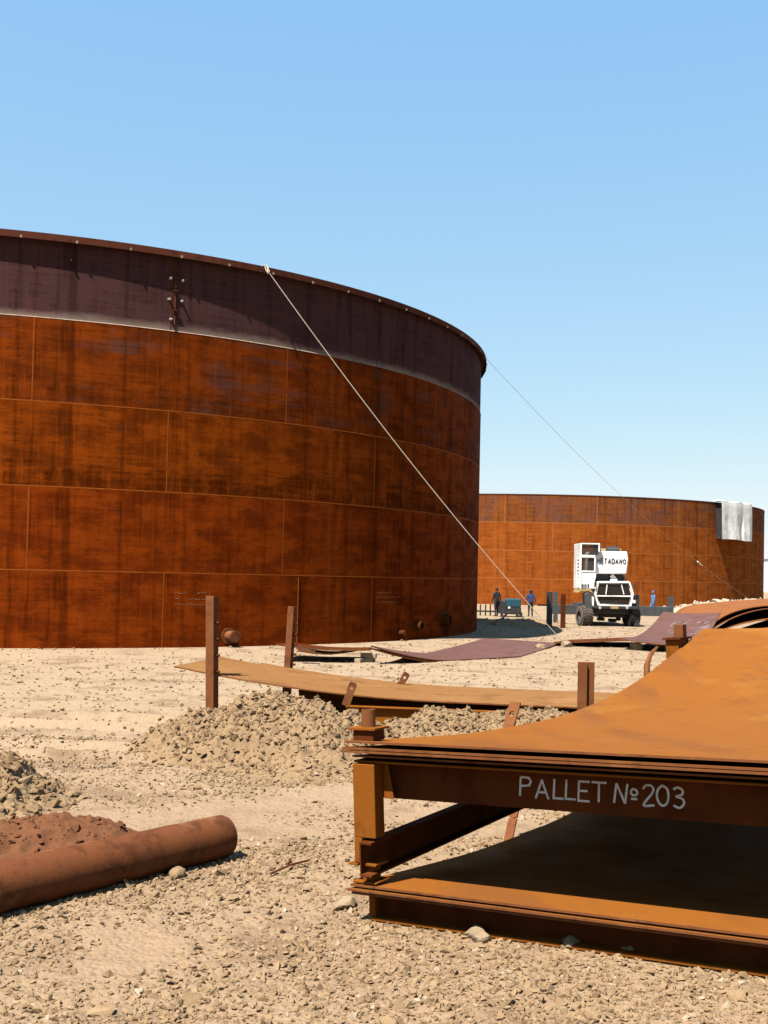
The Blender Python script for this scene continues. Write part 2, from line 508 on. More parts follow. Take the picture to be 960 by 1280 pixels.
def scatter(name, P, size, mat, parent=None, flat=(.35, .8), kind='stuff', sink=.25):
    n = len(P); VV = []; FF = []; off = 0
    which = rng.integers(0, len(ROCKS), n)
    for w in range(len(ROCKS)):
        idx = np.where(which == w)[0]
        if not len(idx): continue
        V, Fc = ROCKS[w]; k = len(idx)
        sc = np.stack([size[idx] * rng.uniform(.7, 1.35, k), size[idx] * rng.uniform(.6, 1.1, k), size[idx] * rng.uniform(*flat, k)], 1)
        q = rng.normal(size=(k, 4)); q[:, 0] += 1.5; q[:, 1:3] *= .45; q /= np.linalg.norm(q, axis=1)[:, None]
        yaw = rng.uniform(0, 2 * np.pi, k)
        W, X, Y, Z = q.T
        Rm = np.stack([np.stack([1 - 2 * (Y * Y + Z * Z), 2 * (X * Y - Z * W), 2 * (X * Z + Y * W)], 1),
                       np.stack([2 * (X * Y + Z * W), 1 - 2 * (X * X + Z * Z), 2 * (Y * Z - X * W)], 1),
                       np.stack([2 * (X * Z - Y * W), 2 * (Y * Z + X * W), 1 - 2 * (X * X + Y * Y)], 1)], 1)
        L = V[None] * sc[:, None, :]
        c, s_ = np.cos(yaw)[:, None], np.sin(yaw)[:, None]
        L = np.stack([L[..., 0] * c - L[..., 1] * s_, L[..., 0] * s_ + L[..., 1] * c, L[..., 2]], 2)
        L = np.einsum('kij,knj->kni', Rm, L)
        Wd = L + P[idx][:, None, :]; Wd[..., 2] += (sc[:, 2] * (1 - 2 * sink) * .5)[:, None]
        VV.append(Wd.reshape(-1, 3))
        FF.append((Fc[None] + (np.arange(k) * len(V))[:, None, None] + off).reshape(-1, 3)); off += k * len(V)
    VV = np.concatenate(VV); FF = np.concatenate(FF)
    me = bpy.data.meshes.new(name); me.vertices.add(len(VV)); me.vertices.foreach_set('co', VV.ravel().astype(np.float32))
    me.loops.add(FF.size); me.loops.foreach_set('vertex_index', FF.ravel().astype(np.int32))
    me.polygons.add(len(FF)); me.polygons.foreach_set('loop_start', np.arange(0, FF.size, 3, dtype=np.int32))
    me.update(calc_edges=True); me.materials.append(MAT[mat])
    me.polygons.foreach_set('use_smooth', [False] * len(FF))
    o = bpy.data.objects.new(name, me); COL.objects.link(o)
    if kind: o['kind'] = kind
    if parent is not None: attach(o, parent)
    return o


# ------------------------------------------------------------------ ground sheet
def grid_mesh(name, X, Y, Z, mat, wrap=False, smooth=True):
    a, b_ = X.shape
    V = np.stack([X, Y, Z], 2).reshape(-1, 3)
    i, j = np.meshgrid(np.arange(a - 1), np.arange(b_ - (0 if wrap else 1)), indexing='ij')
    jn = (j + 1) % b_
    Q = np.stack([i * b_ + j, i * b_ + jn, (i + 1) * b_ + jn, (i + 1) * b_ + j], 2).reshape(-1, 4)
    me = bpy.data.meshes.new(name); me.vertices.add(len(V)); me.vertices.foreach_set('co', V.ravel().astype(np.float32))
    me.loops.add(Q.size); me.loops.foreach_set('vertex_index', Q.ravel().astype(np.int32))
    me.polygons.add(len(Q)); me.polygons.foreach_set('loop_start', np.arange(0, Q.size, 4, dtype=np.int32))
    me.update(calc_edges=True)
    me.polygons.foreach_set('use_smooth', [smooth] * len(Q))
    me.materials.append(MAT[mat])
    o = bpy.data.objects.new(name, me); COL.objects.link(o); return o


fr = np.concatenate([np.linspace(R_(52), R_(128), 760), np.linspace(R_(128), R_(412), 90)[1:-1]])
rr = np.concatenate([np.linspace(.2, 3.6, 14), np.geomspace(3.7, 45, 620), np.geomspace(46, 4000, 90)])
A, Rr = np.meshgrid(fr, rr)
A = A[:, ::-1]
GX, GY = Rr * np.cos(A), Rr * np.sin(A)
g = grid_mesh('ground', GX, GY, gz(GX, GY), 'sandy_ground', wrap=True)
tag(g, 'pale sandy ground of the tank construction site', 'ground', kind='structure')


def frustum_points(n, y0, y1, power, half=.40):
    y = y0 * (y1 / y0) ** (rng.uniform(0, 1, n) ** power)
    x = rng.uniform(-half, half, n) * y
    return x, y


x, y = frustum_points(78000, 4.0, 17, 1.0)
keep = fbm(x * .55, y * .55, 33, 3) * 1.5 + rng.uniform(-.22, .22, len(x)) > -.06
x, y = x[keep], y[keep]
sz = .006 + .024 * rng.uniform(0, 1, len(x)) ** 4 + .0008 * y
big = rng.uniform(0, 1, len(x)) > .993; sz[big] *= rng.uniform(1.6, 2.5, big.sum())
x2, y2 = frustum_points(7000, 15, 60, 1.0)
sz2 = .012 + .03 * rng.uniform(0, 1, len(x2)) ** 3 + .0006 * y2
X_, Y_, S_ = np.concatenate([x, x2]), np.concatenate([y, y2]), np.concatenate([sz, sz2])
d1 = np.hypot(X_ - T1[0], Y_ - T1[1]); ok = d1 > T1[2] + .15
X_, Y_, S_ = X_[ok], Y_[ok], S_[ok]
o = scatter('gravel', np.stack([X_, Y_, gz(X_, Y_)], 1), S_, 'gravel_stone', flat=(.3, .75))
tag(o, 'loose tan gravel and stone chips strewn over the sandy ground', 'gravel', kind='stuff')


def mound(name, label, prof, x0, x1, y0, y1, n, mat, rough, seed, stones, ssz, smat, cat='mound', clump=.0):
    """heap of soil; prof(x,y)->height above ground"""
    ax = np.linspace(x0, x1, n); ay = np.linspace(y0, y1, int(n * (y1 - y0) / (x1 - x0)) + 2)
    X, Y = np.meshgrid(ax, ay)
    def zf(X, Y):
        h = prof(X, Y)
        k = sstep(0, .25, h)
        hh = h + k * rough * (fbm(X * 1.3, Y * 1.3, seed, 3) * 1.6 + fbm(X * 5, Y * 5, seed + 5, 3) * .9 + np.abs(fbm(X * 9, Y * 9, seed + 9, 3)) * .9)
        return gz(X, Y) - .05 + hh
    root = thing(name, label, cat, ((x0 + x1) / 2, (y0 + y1) / 2, 0))
    o = grid_mesh('heap', X, Y, zf(X, Y), mat); attach(o, root)
    px = rng.uniform(x0, x1, stones * 4); py = rng.uniform(y0, y1, stones * 4)
    h = prof(px, py); ok = (h > .03) & (rng.uniform(0, 1, len(px)) < .12 + 1.1 * h)
    px, py = px[ok][:stones], py[ok][:stones]
    s = ssz[0] + (ssz[1] - ssz[0]) * rng.uniform(0, 1, len(px)) ** 4.5
    scatter('stones', np.stack([px, py, zf(px, py)], 1), s, smat, root, flat=(.45, .9), sink=.5)
    return zf


def gauss(X, Y, cx, cy, sx, sy, h, rot=0.0, p=1.0):
    c, s = math.cos(rot), math.sin(rot)
    a = (X - cx) * c + (Y - cy) * s; b_ = -(X - cx) * s + (Y - cy) * c
    return h * np.exp(-((a / sx) ** 2 + (b_ / sy) ** 2) ** p)


mound('rubble_mound', 'long heap of tan soil and broken stone in front of the leaning rusty post', lambda X, Y: np.maximum(
    gauss(X, Y, -1.75, 15.7, 1.0, .95, .72) + gauss(X, Y, -.75, 15.4, .75, .9, .42) + gauss(X, Y, .9, 15.6, 1.0, .75, .62)
    + gauss(X, Y, 2.3, 15.5, 1.1, .7, .58) + gauss(X, Y, 3.6, 15.2, .8, .6, .25) + gauss(X, Y, -2.75, 16.3, .6, .7, .34) + gauss(X, Y, -1.1, 13.7, 1.3, .7, .09) - .03, -.05),
    -4.4, 4.8, 12.2, 17.4, 420, 'clod', .26, 41, 20000, (.012, .06), 'clod')
mound('rubble_pile', 'small pile of grey brown broken rock at the left edge behind the red soil', lambda X, Y: np.maximum(
    gauss(X, Y, -4.45, 12.2, .85, .75, .52) + gauss(X, Y, -3.9, 11.3, .5, .5, .14) - .03, -.05),
    -6.6, -3.0, 10.3, 14.2, 200, 'clod', .2, 53, 5000, (.014, .085), 'clod')
mound('soil_heap', 'low heap of damp red brown soil behind the rusty pipe', lambda X, Y: np.maximum(
    gauss(X, Y, -2.75, 10.0, .75, .55, .30, .3) + gauss(X, Y, -3.7, 9.7, .8, .6, .24) - .035, -.05),
    -5.2, -1.5, 8.6, 11.4, 220, 'red_soil', .12, 61, 1600, (.010, .055), 'red_soil')
mound('stone_berm', 'ridge of pale rubble along the foot of the far tank at the right', lambda X, Y: np.maximum(
    gauss(X, Y, 28.5, 88, 6.5, 2.2, 1.05) + gauss(X, Y, 36, 86, 6, 2.5, 1.3) - .04, -.05),
    15, 44, 82, 93, 120, 'pale_rubble_stone', .25, 71, 700, (.10, .38), 'pale_rubble_stone', 'berm')
mound('dirt_berm', 'low dark rubble berm in the shadow beside the near tank', lambda X, Y: np.maximum(
    gauss(X, Y, 6.0, 58, 2.6, 2.0, .38) + gauss(X, Y, 8.2, 63, 2, 2, .30) - .04, -.05),
    2.5, 12, 53, 68, 90, 'gravel_stone', .14, 81, 320, (.05, .2), 'gravel_stone', 'berm')

# a few single stones one can pick out
for px, py, s, lb in ((596, 1180, .10, 'pale round stone below the left half of the front pallet'),
                      (714, 1196, .085, 'pale flat stone below the middle of the front pallet beam'),
                      (786, 1208, .075, 'small pale stone furthest right along the front pallet beam'),
                      (432, 1134, .09, 'broad flat pale stone beside the corner of the front pallet'),
                      (222, 1098, .085, 'brown clod beside the shaded underside of the rusty pipe'),
                      (676, 812, .20, 'white boulder left of the rope anchor'),
                      (709, 809, .24, 'white boulder tied to the end of the guy rope')):
    p = at_z(px, py); bm = bmesh.new(); bmesh.ops.create_icosphere(bm, subdivisions=3, radius=1)
    r = random.Random(int(px)); pl = [Vector((r.uniform(-1, 1), r.uniform(-1, 1), r.uniform(-1, 1))).normalized() for _ in range(9)]
    for v in bm.verts:
        for q in pl:
            d = v.co.dot(q)
            if d > .72: v.co -= q * (d - .72)
        v.co *= 1 + .08 * math.sin(v.co.x * 7 + v.co.y * 5)
        v.co.x *= s * 1.15; v.co.y *= s * .9; v.co.z *= s * .62
    me = bpy.data.meshes.new('stone'); bm.to_mesh(me); bm.free(); me.materials.append(MAT['clod' if 'clod' in lb else 'pale_stone'])
    o = bpy.data.objects.new('stone', me); COL.objects.link(o); o.location = (p.x, p.y, gzf(p.x, p.y) + s * .28); o.rotation_euler.z = r.uniform(0, 6)
    tag(o, lb, 'stone', 'loose stones')


# ------------------------------------------------------------------ storage tanks
def course_mesh(name, T, z0, z1, mat, seams, inset, parent, az0=-180., az1=180., wmat='weld_rust', hmat='weld_rust', bead=.005, n=360, bh=.03):
    """one ring of rolled plates with its weld beads; UV in metres"""
    r = T[2] - inset; me = bpy.data.meshes.new(name); bm = bmesh.new(); uvl = bm.loops.layers.uv.new('UVMap')
    def pt(a, rad, z): return Vector((T[0] + rad * math.cos(a), T[1] + rad * math.sin(a), z))
    def quad(ps, uvs, mi):
        f = bm.faces.new([bm.verts.new(p) for p in ps]); f.material_index = mi
        for l, w in zip(f.loops, uvs): l[uvl].uv = w
        return f
    az = [R_(az0 + (az1 - az0) * i / n) for i in range(n + 1)]
    H = z1 - z0; th = .03
    rows = []
    for rad in (r, r - th):
        lo = [bm.verts.new(pt(a, rad, z0)) for a in az[:-1]]; hi = [bm.verts.new(pt(a, rad, z1)) for a in az[:-1]]
        rows.append((lo, hi))
    def face(vs, uvs, mi, sm=False):
        f = bm.faces.new(vs); f.material_index = mi; f.smooth = sm
        for l, w in zip(f.loops, uvs): l[uvl].uv = w
    for i in range(n):
        j = (i + 1) % n; a, c = az[i] * T[2], az[i + 1] * T[2]
        lo, hi = rows[0]; face([lo[i], lo[j], hi[j], hi[i]], [(a, 0), (c, 0), (c, H), (a, H)], 0, True)
        lo2, hi2 = rows[1]; face([lo2[j], lo2[i], hi2[i], hi2[j]], [(c, 0), (a, 0), (a, H), (c, H)], 0, True)
        quad([pt(az[i], r, z1), pt(az[i + 1], r, z1), pt(az[i + 1], r - th, z1), pt(az[i], r - th, z1)], [(a, H), (c, H), (c, H), (a, H)], 0)
        # foot bead
        if bead:
            b0, b1 = r + .003, r + bead
            ps = [pt(az[i], b0, z0 - .012), pt(az[i + 1], b0, z0 - .012), pt(az[i + 1], b1, z0 + .002), pt(az[i], b1, z0 + .002)]
            quad(ps, [(0, 0)] * 4, 2)
            quad([ps[3], ps[2], pt(az[i + 1], b0, z0 + bh), pt(az[i], b0, z0 + bh)], [(0, 0)] * 4, 2)
    for sd in seams:
        a = R_(sd); da = .68 * bh / T[2]; k = .005
        p = [pt(a - da, r + .003, z0 + .03), pt(a, r + k, z0 + .03), pt(a + da, r + .003, z0 + .03)]
        q = [pt(a - da, r + .003, z1 - .02), pt(a, r + k, z1 - .02), pt(a + da, r + .003, z1 - .02)]
        quad([p[0], p[1], q[1], q[0]], [(0, 0)] * 4, 1); quad([p[1], p[2], q[2], q[1]], [(0, 0)] * 4, 1)
    bm.to_mesh(me); bm.free()
    for k in (mat, wmat, hmat): me.materials.append(MAT[k])
    o = bpy.data.objects.new(name, me); COL.objects.link(o); attach(o, parent)
    return o


S_even = [-73.2 + 22.4 * k for k in range(-3, 6)]
S_odd = [-62.1 + 22.6 * k for k in range(-3, 6)]
Z1 = [.02, 2.40, 4.84, 7.31, 9.76, 12.19]
tank = thing('storage_tank', 'huge open topped rusty steel storage tank with a dark violet top ring, nearest at left', 'tank', (T1[0], T1[1], 0), 'steel storage tanks under construction')
course_mesh('shell_course', T1, Z1[0], Z1[1], 'shell_rust_low', S_odd, .0, tank, bead=0)
course_mesh('shell_course', T1, Z1[1], Z1[2], 'shell_rust_low', S_even, .002, tank)
course_mesh('shell_course', T1, Z1[2], Z1[3], 'shell_rust_mid', S_odd, .004, tank)
course_mesh('shell_course', T1, Z1[3], Z1[4], 'shell_rust_up', S_even, .006, tank)
c1 = course_mesh('shell_course', T1, Z1[4], Z1[5] - .02, 'shell_mill_scale', S_odd, .028, tank, hmat='weld_dust', bead=.03, wmat='weld_dark')
c1['label'] = 'dark violet grey top ring of plates'


def ringpt(T, az, r, z): return Vector((T[0] + r * math.cos(R_(az)), T[1] + r * math.sin(R_(az)), z))


def az_of(T, p): return math.degrees(math.atan2(p.y - T[1], p.x - T[0]))


rim = MB(); rim.lathe((T1[0], T1[1], 12.19), (0, 0, 1), [(T1[2] - .07, 0), (T1[2] + .21, 0), (T1[2] + .21, -.20), (T1[2] + .195, -.20), (T1[2] + .195, -.019), (T1[2] - .07, -.019)], 360)
ro = rim.build('rim_girder', 'rim_rust', tank, smooth=True)
for az in [-101, -95, -89] + [-83 + 4.3 * k for k in range(21)]:
    cl = MB(); a = ringpt(T1, az, T1[2] + .205, 11.985); q = ringpt(T1, az + .12, T1[2] + .205, 11.985)
    n_ = (a - Vector((T1[0], T1[1], 11.985))).normalized(); t_ = Vector((-n_.y, n_.x, 0))
    cl.hexa([a - t_ * .03 - n_ * .05, a + t_ * .03 - n_ * .05, a + t_ * .03 + n_ * .035, a - t_ * .03 + n_ * .035] +
            [p + Vector((0, 0, .07)) for p in (a - t_ * .03 - n_ * .05, a + t_ * .03 - n_ * .05, a + t_ * .03 + n_ * .035, a - t_ * .03 + n_ * .035)])
    cl.build('clamp', 'weld_dust', ro)
# bolted key plates on the top ring's vertical joint
for px, py in ((213, 348), (228, 351), (211.5, 374), (227, 376.5), (213.5, 399)):
    p = at_cyl(px, py, T1); n_ = Vector((p.x - T1[0], p.y - T1[1], 0)).normalized(); bo = MB()
    bo.cyl(p - n_ * .03, p + n_ * .04, .045, .038, 12); bo.cyl(p + n_ * .05, p + n_ * .09, .03, .028, 8)
    bo.build('bolt', 'bolt_steel', tank)
ks = MB(); sp = at_cyl(219, 372, T1); aa = az_of(T1, sp)
ks.bar(ringpt(T1, aa, T1[2] + .0, 9.85), ringpt(T1, aa, T1[2] + .0, 11.95), .04, .04)
for z in (10.4, 11.0, 11.6): ks.bar(ringpt(T1, aa - .25, T1[2] + .045, z), ringpt(T1, aa + .25, T1[2] + .045, z), .05, .03)
ks.build('joint_bar', 'rim_rust', tank)
# small stubs casting shadows below the rim
for az in (-70.5, -57.3): 
    st = MB(); st.bar(ringpt(T1, az, T1[2] - .03, 11.5), ringpt(T1, az, T1[2] + .12, 11.5), .05, .05); st.build('lug', 'rim_rust', tank)


def nozzle(px, py, r, ln, closed, parent, mat):
    p = at_cyl(px, py, T1); n_ = Vector((p.x - T1[0], p.y - T1[1], 0)).normalized()
    m = MB(); m.cyl(p - n_ * .02, p + n_ * .03, r * 1.55, None, 32)
    o = m.build('nozzle', mat, parent, smooth=True)
    s = MB(); e = p + n_ * ln
    s.lathe(p + n_ * .02, n_, [(r * .8, 0), (r, 0), (r, ln), (r * .8, ln)], 28); o2 = s.build('stub', mat, o, smooth=True)
    f = MB(); f.lathe(e, n_, [(r * .8, 0), (r * 1.14, 0), (r * 1.14, .05), (r * .8, .05)], 28); f.build('flange', mat, o, smooth=True)
    if closed:
        c = MB(); c.cyl(e - n_ * .05, e + n_ * .06, r * .9, None, 28); c.build('cover', 'pipe_rust', o, smooth=True)


nozzle(286, 795, .165, .42, True, tank, 'post_rust')
nozzle(499, 791, .10, .2, True, tank, 'shaded_rust')  # small nozzles on the shaded side take the shade-darkened rust
nozzle(520, 782, .15, .22, False, tank, 'shaded_rust')
nozzle(554, 775, .24, .25, False, tank, 'shaded_rust')
# chalked weld notes (illegible short strokes)
ck = MB(); rr_ = random.Random(4)
def chalk(mb, px, py, w, T=T1, h=.022):
    a = at_cyl(px, py, T); b_ = at_cyl(px + w, py - .1, T)
    for p in (a, b_):
        n_ = Vector((p.x - T[0], p.y - T[1], 0)).normalized(); p += n_ * .0015
    mb.bar(a, b_, .006, h)
for x0, y0, wid, k in ((219, 741.5, 13, 6), (247, 741, 12, 6), (219, 749, 4, 1), (236, 749, 26, 9), (219, 755.5, 45, 16), (470, 741, 20, 7), (470, 746.5, 30, 9), (470, 752, 24, 8)):
    xx = x0
    while xx < x0 + wid:
        w = rr_.uniform(.7, 3.2); chalk(ck, xx, y0 + rr_.uniform(-.7, .7), min(w, 4)); xx += w + rr_.uniform(.6, 2.2)
ck.build('chalk_marks', 'chalk_faint', tank)['kind'] = 'stuff'
# rusty drip line on the lowest course
dl = MB(); p0 = at_cyl(373, 722, T1); az_ = az_of(T1, p0)
dl.bar(ringpt(T1, az_, T1[2] + .004, .2), ringpt(T1, az_, T1[2] + .004, 2.35), .03, .02); dl.build('weld_bead', 'weld_rust', tank)

Z2 = [.02, 2.42, 4.84, 7.28, 9.77]
far = thing('storage_tank', 'distant lower rusty storage tank behind the white crane, with a white sheet over its rim', 'tank', (T2[0], T2[1], 0), 'steel storage tanks under construction')
Sf = [-104.3, -97.5, -90, -82.6, -75.6, -68.5, -61, -54, -46, -38, -30, -22]
Sa = [-110 + 18.6 * k for k in range(7)]; Sb = [-101 + 18.6 * k for k in range(7)]
course_mesh('shell_course', T2, Z2[0], Z2[1], 'far_shell_rust', Sa, 0, far, bead=0, wmat='weld_far', bh=.06)
course_mesh('shell_course', T2, Z2[1], Z2[2], 'far_shell_rust', Sb, .002, far, bead=.004, wmat='weld_far', hmat='weld_far', bh=.06)
course_mesh('shell_course', T2, Z2[2], Z2[3], 'far_shell_rust', Sa, .004, far, bead=.004, wmat='weld_far', hmat='weld_far', bh=.06)
course_mesh('shell_course', T2, Z2[3], Z2[4], 'far_shell_top', Sb, .006, far, bead=.004, wmat='weld_far', hmat='weld_far', bh=.06)
rim = MB(); rim.lathe((T2[0], T2[1], 9.77), (0, 0, 1), [(T2[2] - .05, 0), (T2[2] + .02, 0), (T2[2] + .02, -.10), (T2[2] - .05, -.10)], 300)
rim.build('rim_girder', 'rim_rust', far, smooth=True)

# hanging stage and sheet on the far tank
pa, pb = at_cyl(895, 650, T2), at_cyl(929.5, 650, T2)
aL, aR = az_of(T2, pa), az_of(T2, pb)
stg = thing('hanging_stage', 'work stage with an added dark board that blocks the sun, hooked over the far tank rim behind the white sheet', 'scaffold', ringpt(T2, aL, T2[2], 6.3))
b1 = MB(); 
def stagept(az, out, z): return ringpt(T2, az, T2[2] + out, z)
b1.hexa([stagept(aL, .02, 6.5), stagept(aL + .15, .02, 6.5), stagept(aL + .15, .78, 6.5), stagept(aL, .78, 6.5), stagept(aL, .02, 9.7), stagept(aL + .15, .02, 9.7), stagept(aL + .15, .78, 9.7), stagept(aL, .78, 9.7)])
b1.build('shade_board', 'dark_steel', stg)  # dark board added to keep sun out of the stage's open side
b1 = MB(); K = 8
for i in range(K):
    u0, u1 = aL + (aR - aL) * i / K, aL + (aR - aL) * (i + 1) / K
    b1.hexa([stagept(u0, .02, 6.5), stagept(u1, .02, 6.5), stagept(u1, .78, 6.5), stagept(u0, .78, 6.5), stagept(u0, .02, 6.56), stagept(u1, .02, 6.56), stagept(u1, .78, 6.56), stagept(u0, .78, 6.56)])
b1.build('deck', 'timber', stg)
for a in (aL + .4, aR - .4):
    b1 = MB(); b1.bar(stagept(a, -.1, 9.86), stagept(a, .74, 9.86), .07, .07); b1.bar(stagept(a, .74, 6.5), stagept(a, .74, 9.9), .06, .06); b1.build('hanger', 'dark_steel', stg)
sh = MB()
def sheet(a, b_):
    az = aL - .85 + (aR - aL + .6) * a
    fold = lambda t: abs((t % 1) - .5) * 2
    out = .82 + .10 * fold(a * 2.2 + .12 * b_) * (.35 + b_) + .05 * fold(a * 5.3 - b_ * .8) * b_ + .13 * float(fbm(a * 3.5, b_ * 2.0, 91, 4)) * (.3 + b_) - .22 * math.exp(-((a - .63 - .02 * math.sin(b_ * 6)) / .035) ** 2) * sstep(.25, .7, np.array(b_)).item()
    z = 9.95 - (3.52 + .22 * float(fbm(a * 7, 3.3, 17, 3)) + .08 * a) * b_
    if b_ < .12: out = -.25 + (out + .25) * (b_ / .12) ** .5; z = 9.93 - .0 * a + .06 * math.sin(a * 14) - .1 * (b_ / .12)
    return stagept(az, out, z)
sh.slab(sheet, 60, 44, .012)
s_ = sh.build('sheet', 'fabric_white', smooth=True)
tag(s_, 'crumpled white tarpaulin hung over the rim of the far tank', 'tarpaulin')

# distant pale tank in the gap at the right edge
dt = thing('distant_tank', 'pale blue tank with a green grey roof far away at the right edge', 'tank', (128, 320, 0))
m_ = MB(); m_.cyl((128, 320, -.2), (128, 320, 9.2), 20, None, 96); m_.build('wall', 'pale_tank_paint', dt, smooth=True)
m_ = MB(); m_.cyl((128, 320, 9.22), (128, 320, 11.6), 20.3, 3, 96); m_.build('roof', 'tank_roof_grey', dt, smooth=True)


# ------------------------------------------------------------------ guy ropes
def rope(p0, p1, sag, r, mat, label, n=60):
    m = MB(); p0, p1 = Vector(p0), Vector(p1)
    m.tube([p0.lerp(p1, t) - Vector((0, 0, 4 * sag * t * (1 - t))) for t in [i / n for i in range(n + 1)]], r, 7)
    return m
k0 = at_cyl(328, 335, T1); az_ = az_of(T1, k0)
a0 = ringpt(T1, az_, T1[2] + .24, 12.12); e0 = at_z(707, 806, .12)
rt = thing('guy_rope', 'thick pale guy rope running from the near tank rim down to a boulder', 'rope', e0)
rope(a0, e0, .40, .0145, 'rope_fibre', '').build('line', 'rope_fibre', rt, smooth=True)
kn = MB()
for da, z in ((-.15, 12.2), (.05, 12.23), (.2, 12.16)):
    kn.tube([ringpt(T1, az_ + da, T1[2] + .05, z + .02), ringpt(T1, az_ + da, T1[2] + .23, z + .04), ringpt(T1, az_ + da + .08, T1[2] + .26, z - .12), ringpt(T1, az_ + .1, T1[2] + .3, z - .22)], .015, 6)
kn.build('knot', 'rope_fibre', rt, smooth=True)
a1 = ringpt(T1, -9, T1[2] + .2, 12.1); e1 = Vector((at_y(945, 750, 85)[0], 85, 1.0))
rt2 = thing('guy_rope', 'thin wire stay from the near tank rim across the far tank to the pale rubble', 'rope', e1)
rope(a1, e1, .9, .0075, 'wire', '').build('line', 'wire', rt2, smooth=True)
m_ = MB(); d_ = (a1 - e1).normalized()
q_ = e1 + (a1 - e1) * .30 - Vector((0, 0, 4 * .9 * .3 * .7)); m_.cyl(q_, q_ + d_ * 1.0 , .045, .045, 10); m_.build('turnbuckle', 'rope_fibre', rt2)

# ------------------------------------------------------------------ front pallets
SP = [0, 1, 2.17, 4.06, 5.5, 6.65, 7.63, 8.74, 9.78]
ZU = [1.295, 1.205, 1.12, 1.075, 1.14, 1.26, 1.42, 1.62, 1.815]


def catmull(xs, ys, x):
    x = min(max(x, xs[0]), xs[-1])
    k = 0
    while k < len(xs) - 2 and x > xs[k + 1]: k += 1
    m = []
    for i in range(len(xs)):
        a, b_ = max(i - 1, 0), min(i + 1, len(xs) - 1); m.append((ys[b_] - ys[a]) / (xs[b_] - xs[a]))
    h = xs[k + 1] - xs[k]; t = (x - xs[k]) / h
    return (2 * t ** 3 - 3 * t ** 2 + 1) * ys[k] + (t ** 3 - 2 * t ** 2 + t) * h * m[k] + (-2 * t ** 3 + 3 * t ** 2) * ys[k + 1] + (t ** 3 - t ** 2) * h * m[k + 1]


def zup(s): return catmull(SP, ZU, s)
def zlow(s): return zup(s) - 1.04 if s < 3 else max(zup(s) - 1.04, .045)


def stack_plate(zf, dz, u0, u1, v0, v1, label, group, mat, th=.016, wav=0.0):
    m = MB(MP)
    def fn(a, b_):
        s = (v1 - v0) * a; uu = u0 + (u1 - u0) * b_
        return (uu, v0 + s, zf(max(s, 0)) + dz + wav * math.sin(b_ * 5 + a * 3))
    m.slab(fn, 60, 10, th, 0, 1)
    o = m.build('steel_plate', [mat, 'plate_edge'], None, smooth=True)
    return tag(o, label, 'steel plate', group)


GU = 'curved plates on the front pallet'
stack_plate(zup, 0, -.14, 3.12, -.10, 9.68, 'topmost curved orange rusty plate lying on pallet 203', GU, 'plate_orange')
stack_plate(zup, -.045, -.152, 3.1, -.115, 9.6, 'second plate down on pallet 203, just under the orange top plate', GU, 'plate_orange')
stack_plate(zup, -.066, -.135, 3.1, -.125, 9.6, 'third plate down on pallet 203, tight under the second', GU, 'plate_orange')
stack_plate(zup, -.108, -.10, 3.1, -.06, 9.55, 'lowest and furthest recessed plate of the stack on pallet 203', GU, 'plate_edge', .014)
GL = 'curved plates on the bottom pallet'
stack_plate(lambda s: zup(s) - 1.025, 0, -.115, 3.12, -.10, 9.6, 'top plate of the lower stack, shaded beneath pallet 203', GL, 'plate_orange')
stack_plate(lambda s: zup(s) - 1.025, -.028, -.125, 3.1, -.125, 9.6, 'middle plate of the lower stack beneath pallet 203', GL, 'plate_orange')
stack_plate(lambda s: zup(s) - 1.025, -.052, -.10, 3.1, -.11, 9.6, 'bottom plate of the lower stack, resting on the ground beam', GL, 'plate_orange')


def ibeam(mb, p0, p1, h, w, tf=.018, tw=.012, side=(0, 1, 0)):
    """I section from p0 to p1 (bottom centre line), height h along z, flange width w along side"""
    p0, p1, sd = Vector(p0), Vector(p1), Vector(side)
    z = Vector((0, 0, 1))
    prof = [(-w / 2, 0), (w / 2, 0), (w / 2, tf), (tw / 2, tf), (tw / 2, h - tf), (w / 2, h - tf), (w / 2, h), (-w / 2, h), (-w / 2, h - tf), (-tw / 2, h - tf), (-tw / 2, tf), (-w / 2, tf)]
    mb.prism([p0 + sd * a + z * c for a, c in prof], p1 - p0)


STROKES = {
    'P': [[(0, 0), (.06, 1)], [(.06, 1), (.42, .98), (.5, .8), (.42, .58), (.04, .52)]],
    'A': [[(0, 0), (.3, 1)], [(.29, 1), (.55, 0)], [(.1, .34), (.5, .34)]],
    'L': [[(.06, 1), (0, 0), (.42, 0)]],
    'E': [[(.5, 1), (.06, 1), (0, 0), (.46, .0)], [(.03, .52), (.4, .52)]],
    'T': [[(0, 1), (.6, 1)], [(.3, 1), (.26, 0)]],
    'N': [[(0, 0), (.12, 1)], [(.12, 1), (.44, 0)], [(.44, 0), (.56, 1)]],
    'o': [[(.14, .46), (.04, .55), (.04, .7), (.14, .8), (.26, .7), (.26, .55), (.14, .46)], [(.02, .3), (.26, .3)]],
    '2': [[(.02, .8), (.12, .97), (.3, 1), (.42, .86), (.36, .6), (.02, 0), (.44, .02)]],
    '0': [[(.22, 1), (.06, .8), (.0, .45), (.08, .12), (.22, 0), (.38, .15), (.44, .5), (.4, .84), (.22, 1)]],
    '3': [[(.04, .88), (.2, 1), (.38, .88), (.36, .66), (.16, .55), (.38, .44), (.42, .2), (.24, 0), (.02, .1)]],
    'M': [[(0, 0), (.05, 1)], [(.05, 1), (.35, .3)], [(.35, .3), (.65, 1)], [(.65, 1), (.7, 0)]],
    'D': [[(0, 0), (0, 1), (.35, 1), (.55, .75), (.55, .25), (.35, 0), (0, 0)]],
    'O': [[(.28, 1), (.08, .85), (0, .5), (.08, .15), (.28, 0), (.5, .15), (.58, .5), (.5, .85), (.28, 1)]],
}


